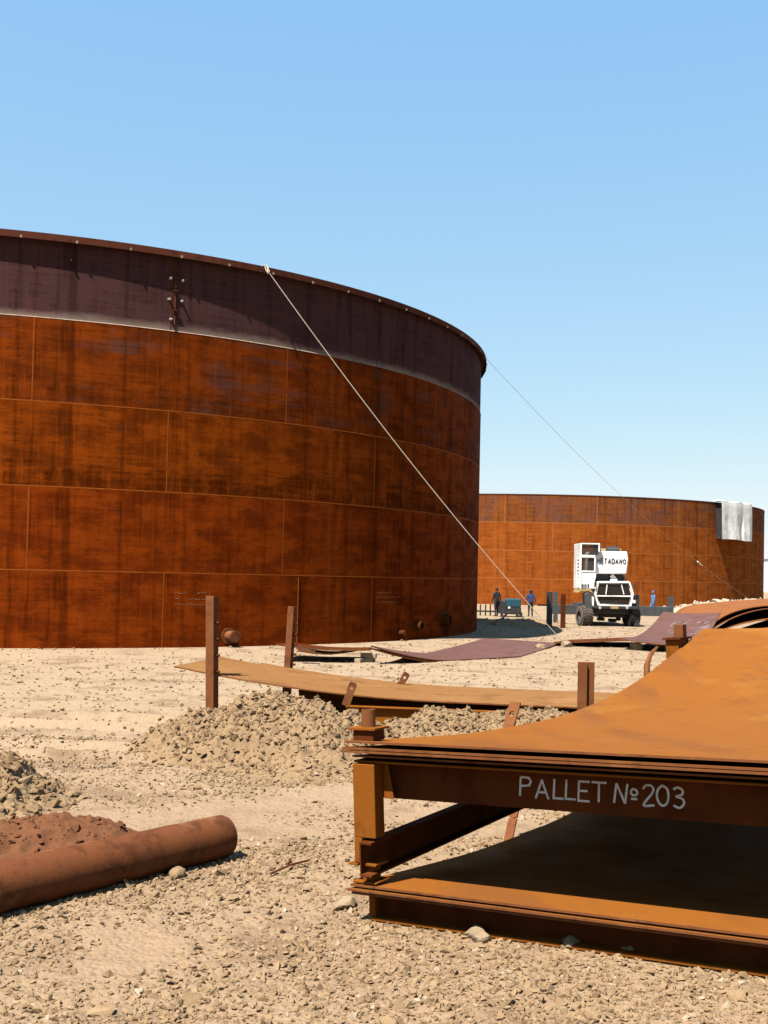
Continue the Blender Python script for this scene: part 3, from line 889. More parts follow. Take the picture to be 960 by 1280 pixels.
def stroke(mb, pts, w, ux, uz, org, nrm, th=.003):
    """ribbon of width w along a 2-D polyline in the plane org + x*ux + z*uz"""
    P = [Vector((p[0], p[1])) for p in pts]
    L, Rr_ = [], []
    for i, p in enumerate(P):
        d1 = (P[i] - P[i - 1]).normalized() if i else None
        d2 = (P[i + 1] - P[i]).normalized() if i < len(P) - 1 else None
        d = (d1 + d2) if d1 and d2 else (d1 or d2)
        if d.length < 1e-4: d = d1
        d.normalize(); n_ = Vector((-d.y, d.x))
        k = 1.0
        if d1 and d2: k = min(1 / max(n_.dot(Vector((-d1.y, d1.x))), .5), 1.6)
        L.append(p + n_ * w / 2 * k); Rr_.append(p - n_ * w / 2 * k)
    to3 = lambda p: org + ux * p.x + uz * p.y
    n = len(P); vs = [to3(p) + nrm * th for p in L] + [to3(p) + nrm * th for p in Rr_] + [to3(p) for p in L] + [to3(p) for p in Rr_]
    fs = []
    for i in range(n - 1):
        fs += [(i, i + 1, n + i + 1, n + i), (2 * n + i, 3 * n + i, 3 * n + i + 1, 2 * n + i + 1), (i, 2 * n + i, 2 * n + i + 1, i + 1), (n + i, n + i + 1, 3 * n + i + 1, 3 * n + i)]
    fs += [(0, n, 3 * n, 2 * n), (n - 1, 3 * n - 1, 4 * n - 1, 2 * n - 1)]
    mb.add(vs, fs)


def vec(a): return MP @ Vector(a)
def pallet_post(mb, u, v, z0, z1, w=.165): mb.box((u, v, z0), (u + w, v + .21, z1))


# lower pallet: beam on the ground, spacers, far beam
low = thing('pallet_frame', 'bottom steel pallet frame lying on the ground under the lower plate stack', 'pallet', vec((0, 0, 0)), 'steel pallets for tank plates')
m_ = MB(MP); ibeam(m_, (.02, .1, .0), (3.1, .1, .0), .205, .2); m_.build('beam', 'shaded_rust', low, bevel=.003)
m_ = MB(MP); m_.box((-.005, -.002, -.003), (3.1, .093, .019)); m_.build('flange', 'beam_rust', low, bevel=.003)
m_ = MB(MP); m_.box((-.035, .02, .02), (.017, .17, .19)); m_.build('end_plate', 'beam_rust', low, bevel=.003)
m_ = MB(MP); ibeam(m_, (-.1, 9.2, .3), (3.1, 9.2, .3), .25, .2); m_.box((-.1, 9.1, -.1), (.1, 9.3, .3)); m_.box((2.9, 9.1, -.2), (3.1, 9.3, .3)); m_.build('beam', 'shaded_rust', low, bevel=.003)
for u in (-.10, 2.9):
    m_ = MB(MP); m_.box((u, -.09, .278), (u + .2, .11, .292)); m_.box((u + .06, -.045, .292), (u + .15, .06, .40)); m_.box((u + .03, -.075, .40), (u + .19, .10, .417))
    m_.build('socket_block', 'beam_rust', low, bevel=.003)
m_ = MB(MP); a_, b_ = (-.17, 2.66, -.06), (-.17, 2.98, .42)
def strap(mb, p0, p1, w, t, hole):
    """flat bar with a round hole near its top end (p1), its face turned to -v"""
    p0, p1 = Vector(p0), Vector(p1); ax = (p1 - p0); L = ax.length; ax.normalize(); sd = ax.cross(Vector((0, 1, 0))).normalized(); nn = ax.cross(sd).normalized()
    N = 16; c = L - hole
    ring = [(c + .028 * math.sin(2 * math.pi * i / N), .028 * math.cos(2 * math.pi * i / N)) for i in range(N)]
    outer = []
    for i in range(N):
        ang = 2 * math.pi * i / N; dx, dy = math.cos(ang), math.sin(ang)
        hw, hh = w / 2, hole
        k = min(hw / abs(dx) if abs(dx) > 1e-6 else 9, hh / abs(dy) if abs(dy) > 1e-6 else 9)
        outer.append((c + dy * k, dx * k))
    f3 = lambda q, o: p0 + ax * q[0] + sd * q[1] + nn * o
    vs = [f3(q, -t / 2) for q in outer] + [f3(q, -t / 2) for q in ring] + [f3(q, t / 2) for q in outer] + [f3(q, t / 2) for q in ring]
    fs = []
    for i in range(N):
        j = (i + 1) % N
        fs += [(i, j, N + j, N + i), (2 * N + i, 3 * N + i, 3 * N + j, 2 * N + j), (N + i, N + j, 3 * N + j, 3 * N + i), (i, 2 * N + i, 2 * N + j, j)]
    mb.add(vs, fs)
    b0 = [f3((0, -w / 2), -t / 2), f3((0, w / 2), -t / 2), f3((0, w / 2), t / 2), f3((0, -w / 2), t / 2)]
    e = L - 2 * hole + .0005
    b1 = [f3((e, -w / 2), -t / 2), f3((e, w / 2), -t / 2), f3((e, w / 2), t / 2), f3((e, -w / 2), t / 2)]
    mb.hexa(b0 + b1)
strap(m_, a_, b_, .085, .02, .12); m_.build('retaining_strap', 'post_rust', low, bevel=.002)

# upper pallet with the painted number
upp = thing('pallet_frame', 'upper steel pallet frame painted PALLET No 203 carrying the orange plates', 'pallet', vec((0, 0, .42)), 'steel pallets for tank plates')
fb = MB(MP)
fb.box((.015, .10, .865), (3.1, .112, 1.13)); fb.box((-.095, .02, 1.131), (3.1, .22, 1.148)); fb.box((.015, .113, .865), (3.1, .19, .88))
fbo = fb.build('front_beam', 'shaded_rust', upp, bevel=.003)
fe = MB(MP); fe.box((-.10, -.04, 1.1325), (3.1, .018, 1.1475)); fe.build('top_flange', 'beam_rust', upp, bevel=.002)
m_ = MB(MP); m_.box((-.083, -.085, .602), (.10, .045, 1.129)); m_.box((-.083, -.085, .42), (-.016, .045, .6015)); m_.build('corner_post', 'beam_rust', upp, bevel=.006)
m_ = MB(MP); m_.prism([(.102, .04, .872), (.185, .04, .872), (.14, .04, 1.128), (.102, .04, 1.128)], (0, .012, 0)); m_.build('gusset', 'beam_rust', upp, bevel=.002)
m_ = MB(MP); m_.box((-.13, -.10, .405), (-.05, .08, .418)); m_.build('foot_plate', 'beam_rust', upp, bevel=.002)
m_ = MB(MP); pallet_post(m_, 2.93, -.095, .42, 1.13); m_.build('corner_post', 'beam_rust', upp, bevel=.006)
for u in (-.02, 2.98):
    blk = MB(MP); blk.box((u - .085, -.03, 1.285), (u + .085, .13, 1.365)); bo = blk.build('pin_block', 'shaded_rust', upp, bevel=.003)
    t_ = MB(MP); t_.box((u - .115, -.055, 1.366), (u + .115, .155, 1.384)); t_.build('cap_plate', 'beam_rust', bo, bevel=.003)
    t_ = MB(MP); t_.lathe((u, .05, 1.384), (0, 0, 1), [(.036, 0), (.052, 0), (.052, .125), (.036, .125)], 28); t_.cyl((u, .05, 1.384), (u, .05, 1.44), .037); t_.build('pin', 'post_rust', bo, smooth=True)
sb = MB(MP); sb.prism([(a, -.13, .335 + c) for a, c in ((-.012, 0), (.085, 0), (.085, .018), (.0, .018), (.0, .227), (.085, .227), (.085, .245), (-.012, .245))], (0, 9.5, .165)); sb.build('side_beam', 'shaded_rust', upp, bevel=.003)
sb = MB(MP); ibeam(sb, (3.0, .12, .50), (3.0, 9.4, .60), .20, .12, side=(1, 0, 0)); sb.build('side_beam', 'shaded_rust', upp, bevel=.003)
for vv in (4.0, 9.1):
    sb = MB(MP); zt = zup(vv + .1) - .13; ibeam(sb, (-.1, vv, zt - .2), (3.05, vv, zt - .2), .2, .16); sb.build('cross_beam', 'shaded_rust', upp, bevel=.003)
m_ = MB(MP); zf_ = zup(8.7)
m_.box((-.34, 8.45, .5), (-.16, 8.95, zf_ + .09)); fo = m_.build('corner_post', 'beam_rust', upp, bevel=.004)
m_ = MB(MP); m_.box((-.37, 8.40, zf_ + .091), (-.12, 9.0, zf_ + .115)); m_.build('cap_plate', 'shaded_rust', fo)
m_ = MB(MP); m_.box((-.27, 8.62, zf_ + .116), (-.14, 8.8, zf_ + .29)); m_.build('pin', 'post_rust', fo, smooth=True)
m_ = MB(MP); strap(m_, (-.24, 2.72, .78), (-.20, 3.06, 1.30), .11, .02, .13); m_.build('retaining_strap', 'post_rust', upp, bevel=.002)
m_ = MB(MP); m_.tube([(-.22, 7.2, zup(7.25) - .1), (-.24, 7.28, zup(7.3) + .06), (-.23, 7.42, zup(7.4) + .17), (-.20, 7.62, zup(7.6) + .22)], [.045, .04, .03, .018], 6); m_.build('retaining_strap', 'post_rust', upp)
# painted lettering
tx = MB(); org0 = vec((0, .0985, 0)); ux = u3.copy(); uz = n3.copy(); nn = -V2
row = [('P', .0), ('A', .165), ('L', .352), ('L', .475), ('E', .602), ('T', .742), ('N', .955), ('o', 1.115), ('2', 1.232), ('0', 1.365), ('3', 1.51)]
scal = .70
for ch, xo in row:
    h = .128; jit = random.Random(int(xo * 1000)).uniform(-.006, .006)
    for si, st in enumerate(STROKES[ch]):
        pts = []
        for i in range(len(st) - 1):
            for t in (0, .25, .5, .75):
                if len(st) > 5:
                    ks = list(range(len(st))); pts.append((catmull(ks, [q[0] for q in st], i + t), catmull(ks, [q[1] for q in st], i + t)))
                elif t in (0, .5): pts.append((st[i][0] + (st[i + 1][0] - st[i][0]) * t, st[i][1] + (st[i + 1][1] - st[i][1]) * t))
        pts.append(st[-1])
        stroke(tx, [(1.155 + xo * scal + x_ * .17, .945 + jit + z_ * h) for x_, z_ in pts], .0145, ux, uz, org0, nn, .003 + .0007 * si)
tx.build('lettering', 'chalk', fbo)

# ------------------------------------------------------------------ middle pallet behind the rubble mound
GM = 'curved plates on the pallet behind the mound'
def midplate(x0, x1, yf0, yf1, wd, zlo, xlow, RR, label, mat, dz=0.0, skew=0.0):
    m = MB()
    def fn(a, b_):
        X = x0 + (x1 - x0) * a; yf = yf0 + (yf1 - yf0) * a
        return (X + skew * b_, yf + wd * b_, zlo + max(0, xlow - X) ** 2 / (2 * RR) + dz)
    m.slab(fn, 50, 8, .022, 0, 1)
    return tag(m.build('steel_plate', [mat, 'plate_edge'], None, smooth=True), label, 'steel plate', GM)
midplate(-3.5, 5.0, 19.0, 17.5, 2.35, .47, 1.2, 27, 'long tan plate curling up at its left end behind the rubble mound', 'plate_tan', skew=.45)
midplate(-2.9, 5.2, 19.3, 17.8, 2.5, .43, 1.2, 27, 'plate just under the long tan one, showing a stepped edge behind it', 'plate_tan', skew=.6)
mid = thing('pallet_frame', 'half buried steel pallet frame behind the rubble mound with tall rusty posts', 'pallet', (1, 18.5, 0), 'steel pallets for tank plates')
m_ = MB(); ibeam(m_, (-.55, 18.3, .02), (5.0, 17.55, .02), .34, .16, side=(.13, .99, 0)); m_.build('beam', 'beam_rust', mid, bevel=.003)
m_ = MB(); ibeam(m_, (-1.5, 20.6, .02), (5.2, 20.0, .02), .34, .16, side=(.1, .99, 0)); m_.build('beam', 'beam_rust', mid, bevel=.003)
def chpost(base, top, w, d, mat, parent, bits=0):
    """open channel post: front web, two side flanges turned back"""
    m = MB(); base, top = Vector(base), Vector(top); ax = (top - base)
    x_ = Vector((.93, -.36, 0)); y_ = Vector((.36, .93, 0)); t = .014
    prof = [(-w / 2, 0), (w / 2, 0), (w / 2, d), (w / 2 - t, d), (w / 2 - t, t), (-w / 2 + t, t), (-w / 2 + t, d), (-w / 2, d)]
    m.prism([base + x_ * a + y_ * c for a, c in prof], ax)
    o = m.build('post', mat, parent, bevel=.003)
    for i in range(bits):
        q = base + ax * (.42 + .5 * i / bits); k = MB(); k.cyl(q + x_ * (w / 2) + y_ * .08, q + x_ * (w / 2 + .07) + y_ * .08, .022, None, 8); k.build('bolt', 'shaded_rust', o)
    return o
chpost((-2.84, 18.75, -.1), at_y(262, 745, 18.75), .15, .17, 'post_rust', mid, 4)
chpost((-1.86, 21.8, -.1), at_y(363.5, 758, 21.8), .13, .14, 'post_rust', mid, 5)
m_ = MB(); b0_ = at_y(734, 890, 17.3); t0_ = at_y(734, 828, 17.3)
m_.box((b0_.x - .135, 17.3, .1), (b0_.x - .01, 17.42, t0_.z)); m_.box((b0_.x - .006, 17.36, .1), (b0_.x + .115, 17.374, t0_.z + .0)); m_.box((b0_.x - .006, 17.40, .3), (b0_.x + .10, 17.52, t0_.z - .01)); m_.build('post', 'post_rust', mid, bevel=.003)
for (tx_, ty_), (bx_, by_), Yd in (((442, 853), (432, 882), 17.9), ((509, 841), (494, 868), 20.6)):
    t1_, b1_ = at_y(tx_, ty_, Yd), at_y(bx_, by_, Yd); m_ = MB(); strap(m_, b1_, t1_, .13, .025, .10); m_.build('retaining_strap', 'post_rust', mid, bevel=.002)

# ------------------------------------------------------------------ rusty pipe
pp = MB(); c0, c1_ = Vector((-4.0, 6.55, .19)), Vector((-1.345, 9.87, .185)); ax = (c1_ - c0).normalized(); L = (c1_ - c0).length
prof = [(.185 + .0025 * math.sin(i * 1.7), L * i / 40) for i in range(39)] + [(.184, L - .02), (.176, L), (.155, L), (.155, 0)]
pp.lathe(c0, ax, prof, 56)
po = pp.build('pipe', 'pipe_rust', None, smooth=True); tag(po, 'thick rusty steel pipe lying on the gravel at the lower left', 'pipe')

ro_ = MB(); p0, p1 = at_z(338, 1098), at_z(386, 1084)
ro_.tube([p0 + Vector((0, 0, gzf(p0.x, p0.y) + .03)), (p0 + p1) / 2 + Vector((.01, .02, gzf((p0.x + p1.x) / 2, (p0.y + p1.y) / 2) + .045)), p1 + Vector((0, 0, gzf(p1.x, p1.y) + .04))], .009, 6)
tag(ro_.build('metal_rod', 'weld_dark', None, smooth=True), 'short thin rusty rod lying on the gravel between pipe and pallet', 'rod')

# ------------------------------------------------------------------ plates further back
GB = 'loose curved plates lying on the ground'
def quadplate(c00, c10, c11, c01, label, mat, th=.03, sag=None, na=24, nb=10, group=GB):
    """c00->c10 along a, c00->c01 along b"""
    c = [Vector(p) for p in (c00, c10, c11, c01)]; m = MB()
    def fn(a, b_):
        p = c[0].lerp(c[1], a).lerp(c[3].lerp(c[2], a), b_)
        if sag: p = p + Vector((0, 0, sag(a, b_)))
        return p
    m.slab(fn, na, nb, th, 0, 1)
    return tag(m.build('steel_plate', [mat, 'plate_edge'], None, smooth=True), label, 'steel plate', group)
# violet plate lying in the middle, its near left corner curled up off the ground
def curl(a, b_):
    return .52 * max(0, 1 - a / .5) ** 1.6 * max(0, 1 - b_ / .42) ** 1.3 + .26 * max(0, b_ - .4) ** 1.5 * (1 - a * .8)
vA = [at_z(463, 830.5, .04), at_z(650, 820.5, .05), at_z(701, 804.5, .06), at_z(607, 801.5, .05)]
quadplate(vA[0], vA[1], vA[2], vA[3], 'flat violet plate on the sand before the near tank, its left corner curled up', 'plate_violet', .035, lambda a, b_: curl(a, b_) - .10 * math.sin(math.pi * a) * 0, 30, 24)
dz = Vector((-.05, -.08, -.05))
quadplate(vA[0] + dz, vA[1] + dz, vA[2] - Vector((.2, .3, .05)), vA[3] + dz, 'brown edged plate tight beneath the curled violet plate', 'shaded_rust', .035, lambda a, b_: curl(a, b_), 30, 24)
quadplate(at_y(345, 804.5, 31), at_y(463, 811, 31.5), at_y(465, 809, 33.6), at_y(365, 803, 33.4), 'narrow dark plate propped level on blocks left of the violet plate', 'shaded_rust', .05, lambda a, b_: -.06 * math.sin(math.pi * a))
quadplate(at_y(372, 812, 31.1), at_y(440, 813, 31.5), at_y(450, 811, 33.2), at_y(380, 810, 33.2), 'short plate offcut slipping under the narrow dark plate', 'plate_edge', .05, lambda a, b_: -.08 * math.sin(math.pi * a))
quadplate(at_y(370, 809, 30.6), at_y(394, 814, 30.6), at_y(394, 813.4, 30.9), at_y(372, 808.5, 30.9), 'short dark strip hanging below the narrow dark plate', 'dark_steel', .05)
for px, py, s, lb in ((457, 829, .5, 'pile of pale timber blocks under the corner of the violet plate'),):
    tb = thing('timber_blocks', lb, 'timber', at_z(px, py)); p = at_z(px, py)
    for i, (dx, dy, z, a) in enumerate(((0, .1, 0, .3), (.08, .15, .14, -.2), (-.15, 0, .0, 1.2))):
        m_ = MB(Matrix.Translation((p.x + dx, p.y + dy, z)) @ Matrix.Rotation(a, 4, 'Z')); m_.box((-.22, -.09, 0), (.22, .09, .135)); m_.build('block', 'timber', tb, bevel=.01)
# violet plate at the right with chalk, curving up
cA, cB = at_y(775, 798, 40.0), at_y(862, 806, 38.5); cC, cD = at_y(901, 765.5, 47), at_y(829, 764.5, 48)
def violet(a, b_):
    p = cA.lerp(cB, b_).lerp(cD.lerp(cC, b_), a); s = a
    return p + Vector((0, 0, -.42 * math.sin(math.pi * s) * .8 - .06 * math.sin(math.pi * b_)))
m_ = MB(); m_.slab(violet, 30, 12, .04, 0, 1); vp = m_.build('steel_plate', ['plate_violet', 'plate_edge'], None, smooth=True)
tag(vp, 'violet plate with white chalk smears sloping up beside the crane', 'steel plate', GB)
m_ = MB()
for i in range(46):
    a = random.uniform(.52, .86); b_ = random.choice((random.uniform(.28, .55), random.uniform(.62, .92))); w = random.uniform(.02, .07)
    p, q = violet(a, b_), violet(a + random.uniform(-.02, .05), min(b_ + w, 1)); m_.bar(p + Vector((0, 0, .006)), q + Vector((0, 0, .006)), .07, .008)
m_.build('chalk_smear', 'chalk_lilac', vp)['kind'] = 'stuff'
quadplate(at_y(692, 802.5, 41.2), at_y(790, 799.5, 41), at_y(800, 796, 45), at_y(712, 799.5, 45), 'thin raised plate bridging between the two violet plates', 'shaded_rust', .05, lambda a, b_: .0)
tb = thing('timber_block', 'single pale timber block propping the chalked violet plate', 'timber', at_z(795, 814)); p = at_z(795, 813)
m_ = MB(Matrix.Translation(p) @ Matrix.Rotation(.3, 4, 'Z')); m_.box((-.14, -.2, 0), (.14, .2, .26)); m_.build('block', 'timber', tb, bevel=.01)

# fanned stack of arched plates at the right edge
GA = 'arched plates fanned out at the right edge'
def archplate(near, back, label, mat, th=.035):
    """near/back: polylines of (px,py,Y)"""
    def poly(pl, t):
        xs = [i / (len(pl) - 1) for i in range(len(pl))]
        P = [at_y(*q) for q in pl]
        return Vector([catmull(xs, [p[k] for p in P], t) for k in range(3)])
    m = MB(); m.slab(lambda a, b_: poly(near, a).lerp(poly(back, a), b_), 30, 8, th, 0, 1)
    return tag(m.build('steel_plate', [mat, 'plate_edge'], None, smooth=True), label, 'steel plate', GA)
archplate([(868, 800, 49), (886, 784, 49), (905, 770, 49), (930, 761, 49), (962, 756.5, 49), (1010, 756, 49), (1060, 762, 49)], [(842, 768, 60), (852, 760, 60), (866, 756, 60), (890, 753.5, 60), (930, 750, 60), (985, 748, 60), (1040, 752, 60)], 'uppermost arched rusty plate rising toward the right edge', 'plate_rust_red')
archplate([(872, 804, 48.75), (893, 785, 48.75), (912, 774, 48.75), (936, 765, 48.75), (964, 760, 48.75), (1010, 759.5, 48.75), (1060, 765, 48.75)], [(862, 790, 58), (880, 776, 58), (895, 768, 58), (912, 762, 58), (940, 758, 58), (985, 755, 58), (1040, 758, 58)], 'second arched plate just below the uppermost one', 'plate_rust_red')
archplate([(890, 793, 48.55), (906, 786, 48.55), (925, 780, 48.55), (945, 776, 48.55), (966, 773.5, 48.55), (1010, 773, 48.55), (1060, 778, 48.55)], [(888, 790, 55), (905, 779, 55), (922, 770, 55), (942, 763, 55), (965, 759.7, 55), (1010, 759, 55), (1060, 764, 55)], 'third arched plate down, below the black gap', 'plate_rust_red')
archplate([(915, 793, 48.4), (935, 788.5, 48.4), (950, 786, 48.4), (970, 784, 48.4), (1010, 784, 48.4), (1060, 786, 48.4)], [(912, 790, 54), (930, 784, 54), (950, 777.5, 54), (968, 773.5, 54), (1010, 773, 54), (1060, 778, 54)], 'lowest arched plate, only its edge showing', 'plate_rust_red')


# ------------------------------------------------------------------ steel trestle behind the crane
tr = thing('steel_trestle', 'dark steel beam on short posts behind the crane', 'trestle', at_z(690, 784))
def pxbox(mb, x0, y0, x1, y1, Yd, dep, mi=0):
    c = at_y((x0 + x1) / 2, (y0 + y1) / 2, Yd); hw = abs(x1 - x0) / 2 / F * Yd; hh = abs(y1 - y0) / 2 / F * Yd
    mb.box((c.x - hw, Yd, c.z - hh), (c.x + hw, Yd + dep, c.z + hh), mi)
for a in ((684, 740, 690.5, 786, 57, .25, 'dark_steel'), (692.5, 740, 697.5, 776, 59, .22, 'grey_steel'), (701.5, 743, 707, 786.5, 56.6, .2, 'shaded_rust'), (836, 745, 842, 776, 64, .25, 'grey_steel')):
    m_ = MB(); pxbox(m_, *a[:6]); m_.build('post', a[6], tr)
m_ = MB(); pxbox(m_, 690, 757, 840, 769, 62.5, .3); m_.build('beam', 'grey_steel', tr, bevel=.02)
m_ = MB(); pxbox(m_, 672, 755.5, 690, 757.5, 57.2, .1); m_.build('rod', 'dark_steel', tr)

# low fence posts by the near tank's edge
fe = thing('rail_barrier', 'low rail on short posts standing at the edge of the near tank shadow', 'barrier', at_z(606, 770))
m_ = MB(); pxbox(m_, 590, 763, 620, 765, 72.4, .08); m_.build('rail', 'dark_steel', fe)
for x_ in (600.5, 607, 613):
    m_ = MB(); pxbox(m_, x_ - .8, 755.5, x_ + .8, 771, 72.5, .1); m_.build('post', 'dark_steel', fe)

# ------------------------------------------------------------------ mobile crane
YC = 60.0
cr = thing('mobile_crane', 'white rough terrain crane facing the camera with its superstructure turned', 'crane', at_z(760, 784))
ch = MB(); pxbox(ch, 741, 757, 792, 768, YC + .2, 6.5); pxbox(ch, 748, 768, 786, 772, YC + .6, 5); co = ch.build('chassis', 'dark_steel', cr, bevel=.04)
for x_, y_, w_ in ((748, 775, 8), (762, 776.5, 9), (772, 775, 4)):
    m_ = MB(); pxbox(m_, x_, y_ - 3, x_ + w_, y_ + 1, YC + 1.4, .5); m_.build('axle_part', 'grey_steel', co, bevel=.03)
bm_ = MB(); pxbox(bm_, 741, 757.5, 798, 761.5, YC - .12, .5); bm_.build('bumper', 'dark_steel', cr, bevel=.03)
# driving cab
fcY = YC - .1
def P3(px, py, Yd=fcY): return at_y(px, py, Yd)
loop_o = [(748, 728), (787, 728), (791.5, 742), (788.5, 758), (748, 756.5), (744.5, 744)]
cabm = MB(); back = [at_y(x_, y_, fcY) + Vector((0, 1.9, 0)) for x_, y_ in loop_o]
cabm.prism([P3(x_, y_) + Vector((0, .14, 0)) for x_, y_ in loop_o], (0, 1.75, 0)); cabo = cabm.build('driving_cab', 'white_paint', cr, bevel=.03)
rf = MB(); rf.prism([P3(*q) + Vector((0, .02, 0)) for q in ((747.5, 728.6), (787.5, 728.6), (786.8, 726.6), (748.4, 726.6))], (0, 1.9, 0)); rf.build('roof', 'white_paint', cabo, bevel=.02)
gl = MB(); gl.prism([P3(*q) + Vector((0, .10, 0)) for q in ((750, 730.2), (785.5, 730.2), (789, 742), (786.5, 755.6), (750, 754.3), (747, 744))], (0, .036, 0)); gl.build('windscreen', 'window_glass', cabo)
fm = MB()
for i in range(len(loop_o)):
    a, c = loop_o[i], loop_o[(i + 1) % len(loop_o)]; fm.bar(P3(*a) + Vector((0, .06, 0)), P3(*c) + Vector((0, .06, 0)), .088, .10, (0, 1, 0))
fm.bar(P3(745.5, 745) + Vector((0, .055, 0)), P3(791, 745.5) + Vector((0, .055, 0)), .066, .085, (0, 1, 0)); fm.build('window_frame', 'white_paint', cabo, bevel=.015)
for (xa, ya), (xb, yb) in (((757.5, 743), (759, 731)), ((777, 731), (780, 743))):
    w = MB(); w.bar(P3(xa, ya) + Vector((0, .03, 0)), P3(xb, yb) + Vector((0, .03, 0)), .05, .03, (0, 1, 0)); w.build('wiper', 'fabric_white', cabo)
# superstructure: counterweight housing with lettering
hsY = YC + .6
hl = [(743.5, 690), (746, 688.8), (784, 689.3), (785.5, 699), (783, 717.6), (743, 717.2)]
hs = MB(); hs.prism([at_y(x_, y_, hsY) for x_, y_ in hl], (0, 3.0, 0)); hso = hs.build('counterweight', 'white_paint', cr, bevel=.06)
tt = MB(); tb_ = MB(); o_ = at_y(746.2, 703.6, hsY); px_m = hsY / F
for i, chx in enumerate('METADANO'):
    for si, st in enumerate(STROKES[chx]):
        wch = {'M': .72, 'E': .5, 'T': .62, 'A': .56, 'D': .56, 'N': .57, 'O': .58}[chx]
        stroke(tb_ if i == 0 else tt, [((i * 4.66 + (x_ / wch) * 3.15) * px_m, z_ * 5.6 * px_m) for x_, z_ in st], 1.0 * px_m, Vector((1, 0, -.012)), Vector((0, 0, 1)), o_ + Vector((0, -.012, 0)), Vector((0, -1, 0)), .01 + .004 * si)
tt.build('lettering', 'navy_lettering', hso); tb_.build('lettering', 'blue_lettering', hso)
m_ = MB(); c_ = at_y(765.5, 687.2, hsY + 1.0); m_.cyl(c_ - Vector((.33, 0, .06)), c_ + Vector((.33, 0, -.06)), .24, None, 20); m_.build('winch_drum', 'dark_steel', cr, smooth=True)
m_ = MB(); pxbox(m_, 752, 685.6, 758, 689, hsY + .9, .6); m_.build('winch_bracket', 'machine_yellow', cr, bevel=.03); m_ = MB(); pxbox(m_, 773, 685.8, 777, 689, hsY + .9, .6); m_.build('winch_bracket', 'machine_yellow', cr, bevel=.03)
m_ = MB(); pxbox(m_, 745, 717.4, 781, 727.8, hsY + .5, 2.4); m_.build('turntable', 'dark_steel', cr, bevel=.05)
m_ = MB(); m_.bar(at_y(764, 719, hsY + .3), at_y(771, 727, hsY + .3), .22, .12, (0, 1, 0)); pxbox(m_, 763, 724, 771, 727, hsY + .1, .2); m_.build('lift_ram', 'fabric_white', cr, bevel=.02)
# operator cab on the left
oY = YC + .3
def rect3(mb, x0, y0, x1, y1, Yd, dep): pxbox(mb, x0, y0, x1, y1, Yd, dep)
oc = MB(); rect3(oc, 727, 715, 745, 736, oY, 1.9); oco = oc.build('operator_cab', 'white_paint', cr, bevel=.03)
ofr = MB()
for x0, y0, x1, y1 in ((725, 679, 727, 736), (748.3, 679, 750, 690), (727, 679, 748.3, 680.6), (727, 693.8, 744.3, 697.2), (743, 697, 744.6, 715), (727.2, 713.5, 743, 715.2)):
    rect3(ofr, x0, y0, x1, y1, oY - .03, 1.95)
ofr.build('cab_frame', 'white_paint', oco, bevel=.015)
og = MB(); rect3(og, 727.1, 680.7, 748.2, 693.7, oY + .06, .03); og.build('window', 'cab_glass', oco)
og = MB(); rect3(og, 727.1, 697.3, 742.9, 713.4, oY + .06, .03); og.build('window', 'cab_glass', oco)
og = MB(); 
for x_, w_ in ((727.3, 1.5), (729.6, 1.0), (731.6, 1.4), (734.4, 1.8)): rect3(og, x_, 730, x_ + w_, 734.6, oY - .03, .028)
og.build('lettering', 'navy_lettering', oco)
ld = MB(); rect3(ld, 720.5, 697, 721.6, 731.5, oY + .1, .1); rect3(ld, 723.6, 697, 724.8, 733, oY + .1, .1)
for y_ in np.arange(697.5, 732, 4.3): rect3(ld, 721.6, y_, 723.6, y_ + 1.6, oY + .12, .08)
ld.build('ladder', 'white_paint', cr)
m_ = MB(); rect3(m_, 720.8, 698.5, 723.4, 714.5, oY + .3, .2); m_.build('mirror_bracket', 'dark_steel', cr)
fd = MB(); fl = [(722.5, 741), (724.5, 736.8), (738, 736.4), (742.5, 741.5), (739.5, 741), (736, 739.3), (726, 739.6)]
fd.prism([at_y(x_, y_, oY - .1) for x_, y_ in fl], (0, 1.6, 0)); fd.build('fender', 'machine_yellow', cr, bevel=.02)
mg = MB(); ml = [(731, 742.5), (735, 740.5), (739, 742), (740, 757), (741, 768), (737.5, 768.5), (733, 762)]
mg.prism([at_y(x_, y_, YC - .05) for x_, y_ in ml], (0, .9, 0)); mg.build('mudguard', 'grey_steel', cr, bevel=.02)
m_ = MB(); rect3(m_, 739.6, 746, 742.6, 758, YC, .12); m_.build('step', 'fabric_white', cr)
hl_ = MB(); c_ = at_y(792.5, 752, YC - .15); hl_.cyl(c_, c_ + Vector((0, .2, 0)), .09, None, 16); c_ = at_y(742, 764, YC - .1); hl_.build('headlight', 'fabric_white', cr, smooth=True)
og = MB(); rect3(og, 790.5, 743.5, 799.4, 768, YC + .05, 1.2); rect3(og, 793, 768, 799, 783, YC + .1, .9); og.build('outrigger_shade_box', 'dark_steel', cr, bevel=.03)  # black box, enlarged to stand in for the right tyre's shade
rad = 12.3 / F * YC
